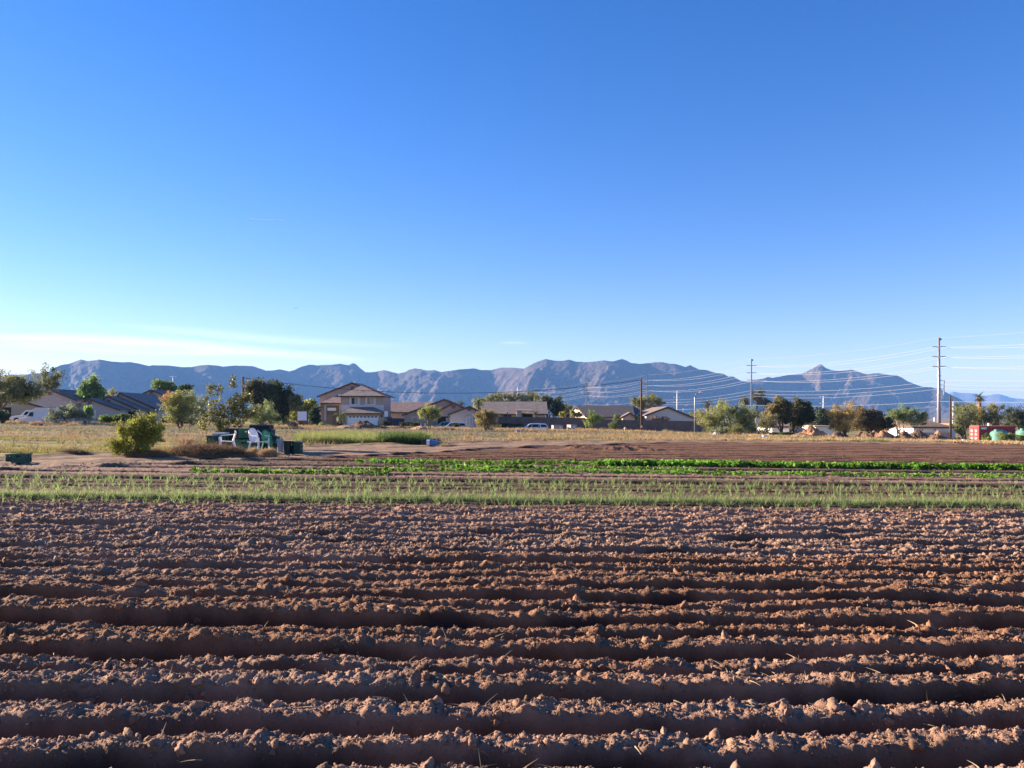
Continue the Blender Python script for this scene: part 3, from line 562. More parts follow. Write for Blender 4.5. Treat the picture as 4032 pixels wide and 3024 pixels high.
T('shade_tree', 'dark green shade tree with two trunks, right of the browning one', 'tree', [(3110, 3160, 1554, 1660), (3130, 3205, 1575, 1680), (3100, 3170, 1600, 1685), (3170, 3210, 1610, 1672)], 100, DARK, 7500, .1, trunk=.14, stems=2, tu=3116, lobecols=[(.12, .11, .05), (.05, .065, .03), DARK, DARK])
T('dense_bush_tree', 'dense blue-green tree behind the dirt mound and the white building', 'tree', [(3197, 3282, 1606, 1695)], 122, (.055, .08, .045), 3600, .12, trunk=.2)
T('golden_tree', 'golden-leaved tree left of the brown-leaved tree, above the mounds', 'tree', [(3265, 3340, 1600, 1680), (3300, 3395, 1592, 1690), (3262, 3330, 1650, 1705)], 97, GOLD, 8500, .08, style='wispy', col2=(.2, .15, .06), trunk=.12)
T('brown_tree', 'dark brown-leaved tree between the golden tree and the green mesquite', 'tree', [(3350, 3430, 1602, 1700), (3400, 3480, 1605, 1700), (3440, 3522, 1640, 1700)], 100, BROWNL, 8500, .09, col2=(.1, .09, .04), trunk=.14, lobecols=[(.16, .115, .05), BROWNL, (.075, .065, .03)])
T('green_mesquite', 'green umbrella-shaped mesquite left of the big steel pole', 'tree', [(3480, 3560, 1605, 1670), (3520, 3620, 1595, 1680), (3580, 3655, 1620, 1680)], 106, (.14, .17, .06), 7500, .09, style='wispy', col2=(.06, .085, .03), trunk=.11, stems=3, tu=3545, bark=M_GREENBARK)
T('olive_tree', 'olive bushy tree between the brown pole and the red container', 'tree', [(3748, 3830, 1600, 1690), (3752, 3815, 1660, 1722)], 122, (.15, .15, .06), 4200, .11, style='wispy', trunk=.12)
T('green_tree', 'green tree behind the olive tree, under the tall palm', 'tree', [(3750, 3850, 1583, 1640)], 150, (.12, .15, .06), 2000, .14, style='wispy', trunk=.2)
T('olive_tree', 'broad olive tree behind the red container', 'tree', [(3810, 3890, 1600, 1680), (3860, 3965, 1584, 1680), (3800, 3870, 1630, 1690)], 138, (.17, .165, .055), 7500, .13, style='wispy', col2=(.1, .11, .04), trunk=.2)
T('dark_tree', 'dark green tree at the right edge behind the red container', 'tree', [(3950, 4030, 1603, 1690), (4000, 4100, 1606, 1690), (3960, 4080, 1640, 1700)], 134, (.075, .085, .035), 6500, .13, style='wispy', col2=DARK, trunk=.2)
for (l, lab) in (([(3868, 3902, 1712, 1742)], 'leafy green shrub between the red container and the first green tank'), ([(3930, 3975, 1705, 1742), (3955, 4000, 1712, 1745)], 'leafy green shrub in front of the first green tank'), ([(4000, 4060, 1712, 1745)], 'leafy green shrub at the foot of the tank at the right edge')):
    T('tank_shrub', lab, 'shrub', l, 81, (.15, .18, .045), 1400, .07, style='wispy', col2=GREEN, trunk=.03, group='shrubs round the water tanks')
T('far_olive_tree', 'low olive tree far behind the golden tree and its mounds', 'tree', [(3220, 3330, 1640, 1705), (3290, 3400, 1650, 1705)], 135, OLIVE, 4200, .13, style='wispy', trunk=.12)
T('far_olive_tree', 'low dark shrubbery behind the brown-leaved tree and the green mesquite', 'tree', [(3400, 3500, 1660, 1712), (3480, 3560, 1668, 1705)], 128, (.09, .09, .04), 2500, .12, trunk=.1)
T('shrubbery', 'dark olive shrubbery between the street lamp and the road sign behind the big palo verde', 'shrub', [(2770, 2870, 1660, 1712), (2850, 2980, 1650, 1712)], 106, (.12, .13, .055), 4200, .1, style='wispy', trunk=.08)
T('shrubbery', 'grey-green shrubbery at the foot of the trees behind the tarp', 'shrub', [(2790, 2860, 1678, 1714), (2840, 2890, 1684, 1712)], 90, GREY, 1600, .07, style='wispy', trunk=.05)
T('shrubbery', 'low green shrubbery left of the clipped hedge under the shade trees', 'shrub', [(2940, 3040, 1690, 1716)], 92, (.13, .15, .06), 1600, .07, style='wispy', trunk=.05)
T('distant_tree', 'row of distant treetops between the long roof and the dark roofed house', 'tree', [(2190, 2262, 1590, 1640)], 190, OLIVE, 1600, .18, style='wispy', trunk=.2)
T('distant_tree', 'distant olive treetop between the grey gable and the street lamp', 'tree', [(2700, 2790, 1618, 1668)], 190, OLIVE, 1600, .18, style='wispy', trunk=.2)
T('distant_tree', 'distant bushy treetops behind the dense blue-green tree', 'tree', [(3150, 3300, 1622, 1690)], 185, (.14, .15, .08), 3600, .2, style='wispy', trunk=.2)
# palms
palm('fan_palm', 'tall fan palm with a shaggy orange trunk at the far right', 3855, 1541, 1565, None, 160, 1.7, 30, (.06, .085, .03), .35, 1.1, tmat=mat('palm_skirt', (.33, .17, .09), .9, .3, 4, .5), seed=3)
palm('fan_palm', 'dark fan palm behind the large palo verde by the street lamp', 2786, 1577, 1590, None, 112, 1.1, 24, (.07, .09, .045), .2, 1.0, seed=4)
palm('queen_palm', 'bright yellow-green drooping palm left of the long roof', 1884, 1552, 1577, None, 131, 1.75, 30, (.28, .28, .05), .16, 1.8, seed=5)
palm('fan_palm', 'dark spiky palm behind the gabled roofs', 1815, 1571, 1590, None, 152, 1.2, 24, (.07, .11, .05), .2, .8, seed=6)
palm('garden_palm', 'small dark palm against the cream wall of the long-roofed house', 2108, 1612, 1624, None, 133, .8, 22, (.09, .11, .05), .15, 1.3, seed=7)
palm('queen_palm', 'drooping palm beside the white garage door of the two-storey house', 1343, 1626, 1636, None, 121, 1.5, 26, (.13, .16, .045), .13, 1.9, seed=8)
# clipped hedges (dense leaf shells over rounded bodies)
def hedge(label, u0, u1, v0, d, col=(.04, .055, .025), vb=None, n=900, kind='trimmed_bush', dep=1.2, lf=.07):
    r_ = np.random.default_rng(int(u0)); x0, x1 = X(u0, d), X(u1, d); zt = Z(v0, d); g = float(G((x0 + x1) / 2, d)); cx, w, h = (x0 + x1) / 2, (x1 - x0) / 2, zt - g
    t = thing(kind, label, 'bush', (cx, d, g))
    p = r_.normal(size=(n, 3)); p /= np.max(np.abs(p), axis=1, keepdims=True) ** .75 * np.linalg.norm(p, axis=1, keepdims=True) ** .25
    p *= (.88 + .16 * r_.random(n))[:, None]; c = np.array([cx, d, g + h / 2]) + p * np.array([w, dep / 2, h / 2])
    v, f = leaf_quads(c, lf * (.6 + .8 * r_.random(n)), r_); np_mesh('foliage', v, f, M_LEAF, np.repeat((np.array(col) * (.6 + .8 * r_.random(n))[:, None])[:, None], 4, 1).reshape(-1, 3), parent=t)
    b = MB(); V, Fc = ico(2); b.add([(cx + q[0] * w * .93, d + q[1] * dep * .45, g + h * .48 + q[2] * h * .46) for q in V], [tuple(int(i) for i in q) for q in Fc]); b.build('branches', mat('hedge_core', tuple(.6 * c_ for c_ in col), .95, .4, 6, .8), t)
hedge('dark clipped bush at the right corner of the white garage door', 1498, 1536, 1657, 117, n=2200)
hedge('dark clipped bush below the white board and left of the rounder hedge', 1572, 1600, 1664, 116, n=1500)
hedge('rounded dark hedge, leftmost half, below the cream wall', 1594, 1626, 1661, 118, n=1600)
hedge('long dark green clipped hedge in front of the gabled house right of the two-storey one', 1612, 1656, 1664, 115, (.04, .06, .025), n=2400)
hedge('dark clipped bush below the bay window of the small gable', 1777, 1813, 1670, 117, n=1800)
hedge('dark ground hedge along the block wall just right of the round olive bush', 1968, 2020, 1668, 121, (.05, .065, .03), n=2400)
hedge('dark ground hedge along the block wall behind the bonnet of the silver car', 2018, 2060, 1670, 121.5, (.045, .06, .03), n=2000)
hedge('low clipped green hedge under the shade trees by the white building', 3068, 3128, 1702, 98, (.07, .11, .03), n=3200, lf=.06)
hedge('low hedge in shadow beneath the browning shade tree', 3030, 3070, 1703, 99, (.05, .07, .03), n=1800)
hedge('small grey-green clipped bush on the dry grass between the two young trees', 2360, 2390, 1685, 98, (.10, .14, .07), n=1300)
hedge('black-green hedge left of the palo verde with the orange patch', 660, 700, 1648, 112, (.035, .045, .022), n=1800)
hedge('low green planter bush at the foot of the garage palm', 1328, 1352, 1668, 118, (.12, .16, .05), n=900)

# ---------------------------------------------------------------- crops, weeds and grass
def tuft_arrays(x, y, z, per, ln, wd, spread, bend, col, seed, tip=None, segs=3, colvar=.25):
    r_ = np.random.default_rng(seed); n = len(x) * per; ii = np.repeat(np.arange(len(x)), per)
    a = r_.random(n) * 6.283; s = spread * r_.random(n) ** .7
    d = np.stack([np.cos(a) * s, np.sin(a) * s, np.ones(n)], 1); pos = np.stack([x, y, z], 1)[ii]; pos[:, :2] += r_.normal(size=(n, 2)) * .012
    L_ = ln * (.55 + .6 * r_.random(n)); sc = (.75 + .5 * r_.random(len(x)))[ii]
    c = np.asarray(col)[None] * (1 - colvar + 2 * colvar * r_.random((n, 1))) * np.ones((n, 3)); tp = None if tip is None else np.asarray(tip)[None] * np.ones((n, 3))
    return blades(pos, d, L_ * sc, np.broadcast_to(wd, (n,)) * 1.0, bend * r_.random(n) * 1.3, c, tp, segs, seed)
ONC = (.20, .36, .09); ONT = (.36, .44, .15)
def onion_positions():
    r_ = np.random.default_rng(21); X_, Y_, K_ = [], [], []
    for r0, sp, k in ((13.95, .19, 0), (14.75, .08, 1), (14.95, .08, 1), (16.05, .17, 0), (16.5, .2, 0), (16.9, .17, 0), (17.7, .17, 0), (18.1, .2, 0), (18.5, .18, 0), (18.9, .17, 0), (20.3, .35, 0)):
        xs = np.arange(-.74 * r0 - .5, .78 * r0 + 1.5, sp); xs = xs + r_.normal(size=len(xs)) * sp * .35; keep = r_.random(len(xs)) < (.72 if k == 0 else .95); xs = xs[keep]
        y = r0 + SL * xs + r_.normal(size=len(xs)) * (.07 if k == 0 else .05); X_.append(xs); Y_.append(y); K_.append(np.full(len(xs), k))
    return np.concatenate(X_), np.concatenate(Y_), np.concatenate(K_)
ox, oy, ok_ = onion_positions(); lo_ = np.interp(ox, LOX, LOY); kk = oy < lo_ - .3; ox, oy, ok_ = ox[kk], oy[kk], ok_[kk]
vis = np.abs(ox) < .665 * oy; order = np.argsort(np.where(vis, oy - SL * ox, 99)); indiv = order[:300]; rest = order[300:]
protos = []
for i in range(8):
    v, f, c = tuft_arrays(np.zeros(1), np.zeros(1), np.zeros(1), 6, .18, .008, .5, .4, ONC, 40 + i, tip=ONT, colvar=.3); me_o = np_mesh('onion_plant', v, f, M_LEAF, c); protos.append(me_o)
r_ = np.random.default_rng(5); gz_ = GG(ox, oy)
for j, i in enumerate(indiv):
    o = protos[j] if j < 8 else protos[j % 8].copy()
    if j >= 8: COL.objects.link(o)
    o.location = (ox[i], oy[i], gz_[i] - .01); o.rotation_euler = (0, 0, r_.random() * 6.28); s = .7 + .6 * r_.random() + .15 * ok_[i]; o.scale = (s, s, s)
    tag(o, 'green onion plant in the nearest planted rows at the edge of the ploughed soil', 'onion plant', 'onion plants in the front rows')
v, f, c = tuft_arrays(ox[rest], oy[rest], gz_[rest], 6, .15, .010, .55, .45, ONC, 77, tip=ONT, colvar=.3)
tag(np_mesh('onion_rows', v, f, M_LEAF, c), 'rows of young green onions behind the front rows', 'onions', kind='stuff')
def filler():   # fine weeds between the onions
    r_ = np.random.default_rng(31); n = 2600; x = (r_.random(n) * 2 - 1) * 15; r = 13.9 + 5.6 * r_.random(n); y = r + SL * x; k = (np.abs(x) < .74 * y) & (y < np.interp(x, LOX, LOY) - .2)
    x, y = x[k], y[k]; v, f, c = tuft_arrays(x, y, GG(x, y), 5, .07, .012, 1.4, .5, (.17, .17, .07), 8, colvar=.4, segs=2)
    tag(np_mesh('bed_weeds', v, f, M_LEAF, c), 'small weeds between the onion rows', 'weeds', kind='stuff')
    n = 5200; x = (r_.random(n) * 2 - 1) * 14; r = 14.85 + .12 * r_.normal(size=n); y = r + SL * x; k = (np.abs(x) < .74 * y); x, y = x[k], y[k]
    v, f, c = tuft_arrays(x, y, GG(x, y), 4, .14, .009, .7, .4, (.2, .27, .10), 9, tip=(.3, .32, .16), colvar=.3, segs=2); tag(np_mesh('green_shoots', v, f, M_LEAF, c), 'dense band of fine green shoots along the front onion bed', 'green shoots', kind='stuff')
filler()
def lettuce():
    r_ = np.random.default_rng(41); px_, py_, sz = [], [], []
    def row(r0, x0, x1, sp, s, jit, keep=1.0, wig=.1):
        xs = np.arange(x0, x1, sp); xs = xs[r_.random(len(xs)) < keep]; y = r0 + SL * xs + r_.normal(size=len(xs)) * jit + wig * np.sin(xs * .4); px_.append(xs + r_.normal(size=len(xs)) * sp * .3); py_.append(y); sz.append(np.full(len(xs), s))
    row(26.6, 3.2, 23, .045, .17, .17); row(26.8, 3.0, 23, .05, .15, .25); row(26.3, -5.2, 3.4, .08, .12, .2, .85); row(26.9, -5.0, 2.5, .12, .12, .2, .8)
    row(24.2, -3.5, 6, .08, .11, .3, .85); row(22.6, -5.0, 18, .07, .10, .16, .8); row(22.1, 5, 20, .13, .08, .1, .6); row(21.2, -8.5, -3.3, .08, .12, .12, .85); row(23.0, -5.5, -1, .16, .08, .12, .5)
    x = np.concatenate(px_); y = np.concatenate(py_); s = np.concatenate(sz); k = y < np.interp(x, LOX, LOY) - .2; x, y, s = x[k], y[k], s[k]
    per = 16; n = len(x) * per; i = np.repeat(np.arange(len(x)), per); a = r_.random(n) * 6.283; el = .25 + 1.2 * r_.random(n); rad = s[i] * (.4 + .6 * r_.random(n))
    c = np.stack([x[i] + np.cos(a) * rad * np.cos(el), y[i] + np.sin(a) * rad * np.cos(el), GG(x, y)[i] + .01 + rad * np.sin(el) * 1.15], 1)
    s = s * (.7 + .7 * r_.random(len(s))); v, f = leaf_quads(c, s[i] * .34 * (.7 + .6 * r_.random(n)), r_, aspect=.75); col = np.array([.12, .26, .028]) * (.55 + .9 * r_.random(n))[:, None] * (1 + .9 * fbm(x * 1.3, y * 1.3, 2))[i][:, None] + np.array([.05, .03, 0]) * (r_.random(n) < .2)[:, None]
    tag(np_mesh('lettuce_rows', v, f, M_LEAF, np.repeat(col[:, None], 4, 1).reshape(-1, 3)), 'bright green leafy salad rows in front of the brown soil', 'leafy greens', kind='stuff')
lettuce()
def scatter(name, label, n, ry, ux, per, ln, wd, spread, bend, col, tip, seed, cond=None, colvar=.35, cat='grass'):
    """tufts spread over distance range ry and photo columns ux"""
    r_ = np.random.default_rng(seed); y = ry[0] + (ry[1] - ry[0]) * r_.random(n); u = ux[0] + (ux[1] - ux[0]) * r_.random(n); x = X(u, y)
    k = np.ones(n, bool) if cond is None else cond(x, y, r_); x, y = x[k], y[k]
    v, f, c = tuft_arrays(x, y, GG(x, y), per, ln, wd, spread, bend, col, seed, tip=tip, colvar=colvar, segs=2)
    tag(np_mesh(name, v, f, M_STRAW, c), label, cat, kind='stuff')
past = lambda m: (lambda x, y, r_: y > np.interp(x, HIX, HIY) + m)
pat = lambda s, th, m=.3: (lambda x, y, r_: (y > np.interp(x, HIX, HIY) + m) & (fbm(x * s, y * s * 2, 3) > th + .1 * r_.normal(size=len(x))))
TAN = (.40, .29, .14); TAN2 = (.50, .38, .2); RED = (.36, .2, .12)
scatter('verge_grass', 'low yellow-green grass beyond the track on the left', 22000, (27, 62), (-200, 1050), 5, .13, .02, 1.0, .5, (.27, .27, .055), (.40, .34, .11), 51, lambda x, y, r_: (y > np.interp(x, HIX, HIY) + .2) & (fbm(x * .12, y * .24, 3) > -.25) & ((y - SL * x < 39.5) | ((y - SL * x > 44.2) & (y - SL * x < 48))))
scatter('dry_weeds', 'dry tan weeds beyond the dirt track', 9000, (30, 80), (-200, 2000), 5, .25, .018, .8, .4, TAN, TAN2, 52, pat(.18, .08))
scatter('dry_weeds', 'dry tan weeds along the far side of the track on the right', 13000, (54, 78), (2000, 4300), 5, .26, .03, .7, .4, (.36, .26, .12), (.46, .33, .17), 53, pat(.1, -.25, 1))
scatter('reddish_weeds', 'reddish dry weeds in patches beyond the track', 3500, (50, 92), (1700, 4200), 6, .5, .03, .7, .3, RED, (.42, .26, .16), 54, pat(.09, .22, 1))
scatter('green_weeds', 'green weeds in the ditch between the crates and the blue tub', 9000, (44, 58), (1170, 1690), 7, .5, .028, .8, .5, (.22, .27, .07), (.34, .36, .12), 55, lambda x, y, r_: fbm(x * .35, y * .35 + 4, 2) > -.22)
scatter('dark_ditch_weeds', 'dark green weeds in the ditch left of the blue tub', 2500, (44, 50), (1500, 1675), 8, .55, .04, .9, .5, (.07, .12, .03), (.12, .18, .05), 56)
scatter('green_weeds', 'green patch of grass along the right part of the track edge', 3500, (62, 72), (3000, 3500), 6, .25, .03, .9, .4, (.14, .2, .04), (.2, .24, .06), 57, pat(.15, -.05, -.5))
scatter('far_crop_rows', 'rows of low grey-green crops in the far field', 26000, (60, 97), (-300, 2950), 4, .16, .05, 1.0, .4, (.22, .25, .12), (.3, .3, .17), 58, lambda x, y, r_: (y > np.interp(x, HIX, HIY) + 3) & (((y - SL * x > 59) & (y - SL * x < 75)) | (y - SL * x > 84)) & (np.sin((y - SL * x) * 2 * math.pi / 2.6) > -.1 + .4 * r_.normal(size=len(x))))
scatter('field_edge_grass', 'dry tan grass along the far edge of the field', 16000, (93, 108), (-300, 3100), 6, .40, .05, .7, .4, (.38, .27, .13), (.5, .36, .18), 59, lambda x, y, r_: fbm(x * .15, y * .3, 3) > -.12)
scatter('field_edge_grass', 'dry tan grass before the mounds and the red container', 7000, (62, 79), (2950, 4300), 6, .30, .05, .7, .4, (.38, .27, .13), (.5, .37, .2), 60, lambda x, y, r_: fbm(x * .12, y * .2, 3) > -.1)
scatter('green_verge', 'green ground cover at the foot of the block wall', 5000, (109, 112), (2500, 2790), 6, .5, .06, .8, .4, (.06, .12, .03), (.09, .16, .04), 61)
scatter('field_brush', 'low olive brush in patches over the far field', 5200, (30, 92), (-200, 2950), 8, .42, .035, 1.0, .5, (.20, .20, .07), (.30, .27, .11), 62, pat(.35, .34))
scatter('field_brush', 'tan dry brush in patches over the far field', 5200, (32, 95), (-200, 4200), 8, .5, .03, .9, .4, (.38, .25, .13), (.48, .34, .19), 63, pat(.4, .34, .6))
def weed(name, label, u0, u1, v0, d, col, tip, n=400, seed=0, bend=.5, w=.03, spread=1.1, group=None, cat='weed'):
    r_ = np.random.default_rng(seed + int(u0)); x0, x1 = X(u0, d), X(u1, d); cx = (x0 + x1) / 2; W = (x1 - x0) / 2; h = Z(v0, d) - float(G(cx, d)); h = max(h, .25)
    x = cx + W * .75 * r_.uniform(-1, 1, n); y = d + W * .6 * r_.uniform(-1, 1, n); k = 1 - ((x - cx) / W) ** 2 * .6
    dd = np.stack([(x - cx) / W * spread * .6 + r_.normal(size=n) * .35, (y - d) / W * spread * .6 + r_.normal(size=n) * .35, np.ones(n)], 1)
    c = np.asarray(col)[None] * (.6 + .8 * r_.random((n, 1))); tp = np.asarray(tip)[None] * (.6 + .8 * r_.random((n, 1)))
    v, f, c = blades(np.stack([x, y, GG(x, y)], 1), dd, h * (.5 + .6 * r_.random(n)) * k, np.full(n, w), bend * r_.random(n), c, tp, 3, seed)
    o = np_mesh(name, v, f, M_STRAW, c, off=(cx, d, float(G(cx, d)))); return tag(o, label, cat, group)
DW = 'dry weeds standing in the field'
weed('dry_bush', 'dry orange-tan bush just right of the utility boxes', 2290, 2350, 1683, 96, (.36, .22, .1), (.46, .3, .15), 900, 1, w=.045)
weed('dry_bush', 'pink-tan dry weed clump nearest the second utility box', 2262, 2296, 1681, 98, (.34, .24, .15), (.42, .3, .2), 500, 2, w=.045)
weed('dry_bush', 'dry tan bush between the yellow hydrant and the brown pole', 2484, 2530, 1690, 94, (.4, .26, .13), (.5, .34, .17), 700, 3, w=.04)
weed('pale_bush', 'pale grey-green bush on the grass left of the street lamp', 2606, 2640, 1687, 97, (.26, .28, .14), (.36, .34, .18), 600, 4, w=.04)
weed('tall_dry_weeds', 'tall dry orange weeds standing before the far crops, right of centre', 1815, 1880, 1716, 60, (.42, .26, .13), (.5, .33, .18), 330, 5, bend=.3, w=.02)
weed('tall_dry_weeds', 'tall pale dry weeds right of the orange ones before the far crops', 1915, 1975, 1720, 58, (.42, .3, .17), (.52, .38, .22), 260, 6, bend=.3, w=.018)
weed('tall_dry_weeds', 'pinkish tall weeds among the dry grass below the street lamp', 2815, 2875, 1722, 62, (.36, .2, .13), (.44, .27, .18), 600, 7, w=.025)
weed('yellow_weeds', 'yellow-green weed clump left of the pinkish weeds below the street lamp', 2745, 2790, 1732, 60, (.36, .36, .1), (.46, .44, .15), 400, 8, w=.025)
weed('green_bush_weed', 'low olive-green clump right of the pale bucket on the dry grass', 3010, 3075, 1728, 66, (.2, .2, .07), (.3, .27, .1), 800, 9, w=.03)
weed('pink_weeds', 'low pink-tan weeds before the mound right of the shade trees', 3235, 3290, 1712, 70, (.42, .25, .15), (.5, .32, .2), 700, 10, w=.03)
weed('dry_bush', 'dry grey-tan brush below the small palo verde', 1715, 1800, 1678, 92, (.24, .2, .12), (.32, .27, .16), 900, 11, w=.04)
weed('tall_dry_weeds', 'tall dry reddish weeds left of the piled crates', 700, 760, 1712, 40, (.38, .24, .14), (.48, .33, .2), 420, 12, bend=.35, w=.013)
weed('dry_bush', 'dry tan weeds below the front of the white van', 120, 170, 1656, 84, (.42, .27, .15), (.5, .34, .2), 500, 13, w=.035)
weed('dry_bush', 'feathery tan weeds right of the grey-green shrub by the van', 262, 320, 1655, 85, (.4, .29, .18), (.5, .38, .24), 400, 14, w=.03)
weed('dry_bush', 'small orange dry weed in the middle of the left field', 265, 312, 1714, 48, (.42, .24, .13), (.5, .32, .2), 260, 15, w=.015)
weed('fallen_weeds', 'tan grass clump at the right end of the blue tub', 1730, 1765, 1742, 42, (.36, .28, .13), (.44, .35, .18), 260, 16, w=.015)

# heaps of pulled plants and straw
M_HEAPCORE = mat('heap_core', (.14, .095, .06), .95, .3, 5, .8)
def heap(name, label, u0, u1, v0, d, col, tip, n=2600, seed=0, w=.008, L0=.35, bump=.25, core=M_HEAPCORE, cat='brush heap'):
    r_ = np.random.default_rng(seed + 100); x0, x1 = X(u0, d), X(u1, d); cx = (x0 + x1) / 2; W = (x1 - x0) / 2; g = float(G(cx, d)); H = Z(v0, d) - g; D = min(W * .7, .9)
    t = thing(name, label, cat, (cx, d, g))
    def top(a, b): return H * np.clip(1 - a * a - b * b, 0, 1) ** .6 * (.8 + bump * 1.4 * fbm(a * 2.6 + seed, b * 2, 3))
    na, nb = 40, 22; A, B = np.meshgrid(np.linspace(-1, 1, na), np.linspace(-1, 1, nb)); zz = g + top(A, B) * .86 - .03
    i = (np.arange(nb - 1)[:, None] * na + np.arange(na - 1)[None]).ravel(); np_mesh('core', np.stack([(cx + A * W).ravel(), (d + B * D).ravel(), zz.ravel()], 1), np.stack([i, i + 1, i + na + 1, i + na], 1), core, parent=t, smooth=True)
    a = r_.uniform(-1, 1, n); b = r_.uniform(-1, 1, n); k = a * a + b * b < 1; a, b = a[k], b[k]; n = len(a)
    dd = r_.normal(size=(n, 3)); dd[:, 2] = np.abs(dd[:, 2]) * .6
    c = np.asarray(col)[None] * (.45 + 1.1 * r_.random((n, 1))); tp = np.asarray(tip)[None] * (.5 + 1.0 * r_.random((n, 1)))
    v, f, c = blades(np.stack([cx + a * W, d + b * D, g + top(a, b) * (.7 + .2 * r_.random(n))], 1), dd, L0 * (.4 + .8 * r_.random(n)), np.full(n, w), .8 * r_.random(n), c, tp, 3, seed)
    v[:, 2] = np.maximum(v[:, 2], g - .02); np_mesh('stalks', v, f, M_STRAW, c, parent=t)
heap('brush_heap', 'long dark brown heap of pulled plants in front of the piled crates', 655, 965, 1738, 29.2, (.13, .085, .05), (.24, .16, .09), 9000, 1, .009, .35)
heap('straw_heap', 'light golden straw heap in front of the green plastic chair', 1020, 1092, 1762, 29.4, (.42, .28, .15), (.55, .4, .22), 4200, 2, .007, .22, core=mat('straw_core', (.3, .2, .11), .95, .3, 8, .6))
heap('straw_heap', 'small straw heap in front of the tall-backed white chair', 962, 1030, 1762, 29.9, (.42, .3, .16), (.55, .42, .24), 2200, 3, .007, .25, core=mat('straw_core', (.3, .2, .11)))
heap('brush_heap', 'low dark twiggy heap left of the yellow-green shrub', 222, 345, 1770, 28.6, (.13, .09, .06), (.24, .17, .11), 3200, 4, .008, .25)
heap('brush_heap', 'rusty brown brush at the foot of the yellow-green shrub', 500, 665, 1766, 28.2, (.26, .16, .09), (.4, .27, .15), 5200, 5, .008, .3)
heap('straw_heap', 'small pale heap of litter in the green ditch weeds', 1436, 1484, 1746, 45, (.5, .35, .25), (.6, .45, .33), 900, 6, .014, .3, core=mat('straw_core', (.3, .2, .11)))
# ---------------------------------------------------------------- dirt mounds
M_DIRT = attr_mat('dug_earth', var=.3, scale=1.6, bump=1.0, bscale=7.0, bdist=.12)
def mound(label, u0, u1, v0, d,  col=(.36, .21, .12), seed=0, peak=0.0, rough=1.0, dep=.8):
    v0 = v0 - 2
    u0, u1 = u0 - .18 * (u1 - u0), u1 + .18 * (u1 - u0); x0, x1 = X(u0, d), X(u1, d); cx = (x0 + x1) / 2; W = (x1 - x0) / 2; g = float(G(cx, d)); H = Z(v0, d) - g; D = min(W * dep, 2.6); na, nb = 110, 60
    A, B = np.meshgrid(np.linspace(-1, 1, na), np.linspace(-1, 1, nb)); x = cx + A * W; y = d + B * D
    q = np.sqrt((A - peak * (1 - np.abs(A))) ** 2 + B ** 2) + .16 * fbm(A * 2 + seed, B * 2 + seed, 3)
    cone = np.clip(1 - np.maximum(q, 0) ** 1.3, 0, 1) ** .75
    n1 = fbm(x * .9 + seed * 3, y * .9, 5, .55); rdg = 1 - 2 * np.abs(vnoise(x * .9 + seed, y * .9 - seed) * 2)
    z = cone * (1 + .45 * rough * n1 + .25 * rough * (rdg - .5)); z = z / max(np.percentile(z, 98.5), 1e-3) * H * 1.05
    zz = G(x, y) + z - .15 * (cone <= 0)
    c = np.array(col)[None, None] * .72 * (1 + .9 * fbm(x * .5 + 9, y * .5, 3))[..., None]
    i = (np.arange(nb - 1)[:, None] * na + np.arange(na - 1)[None]).ravel()
    o = np_mesh('dirt_mound', np.stack([x.ravel(), y.ravel(), zz.ravel()], 1), np.stack([i, i + 1, i + na + 1, i + na], 1), M_DIRT, np.clip(c.reshape(-1, 3), .03, .7), smooth=True, off=(cx, d, g)); tag(o, label, 'dirt mound')
mound('tall pointed brown dirt mound in front of the white garage door', 1380, 1478, 1661, 92, (.26, .16, .10), 1, .1)
mound('pale sandy mound left of the tall pointed mound by the garage', 1310, 1400, 1676, 90.5, (.46, .29, .17), 2, .2)
mound('low flat pinkish bank in front of the two-storey house entry', 1190, 1360, 1685, 90, (.36, .22, .15), 3, .3, .5)
mound('low long brown mound right of the white garage door', 1465, 1560, 1679, 92, (.30, .18, .11), 4, -.4)
mound('low dark brown mound below the rounder hedges', 1540, 1630, 1681, 91, (.27, .17, .11), 5)
mound('sandy mound with a pale left side next to the thin metal posts', 1612, 1680, 1680, 89, (.42, .27, .15), 6, .4)
mound('rusty orange dirt mound in front of the white building', 3150, 3262, 1688, 83, (.38, .2, .1), 7, -.15, 1.4)
mound('low rusty mound left of the orange one, at the edge of the hedge', 3095, 3190, 1709, 82, (.34, .2, .12), 8, .2)
mound('dark brown mound under the golden tree', 3275, 3350, 1705, 84, (.22, .14, .09), 9, -.2)
mound('reddish mound below the brown-leaved tree', 3340, 3440, 1707, 83, (.38, .22, .12), 10, .2, 1.2)
mound('rusty mound topped with clods right of the reddish one', 3410, 3520, 1700, 84, (.36, .2, .11), 11, 0, 1.4)
mound('rust-brown mound left of the dark peaked mound by the steel pole', 3500, 3600, 1705, 83, (.34, .19, .11), 12, .1, 1.4)
mound('dark peaked dirt mound just left of the big steel pole', 3560, 3665, 1699, 85, (.2, .125, .085), 13, .1, 1.0)
mound('lumpy orange-brown mound at the foot of the big steel pole', 3640, 3730, 1705, 84, (.38, .23, .13), 14, -.1, 1.7)
mound('lumpy dark mound with big clods right of the big steel pole', 3655, 3730, 1714, 80, (.27, .17, .1), 15, .1, 1.8)
mound('low dark bank between the brown pole and the red container', 3725, 3830, 1722, 84, (.24, .155, .1), 16, 0, 1.3, .4)
mound('dark soil heap left of centre beyond the track', 1735, 1790, 1752, 43.5, (.2, .13, .08), 17, .3)

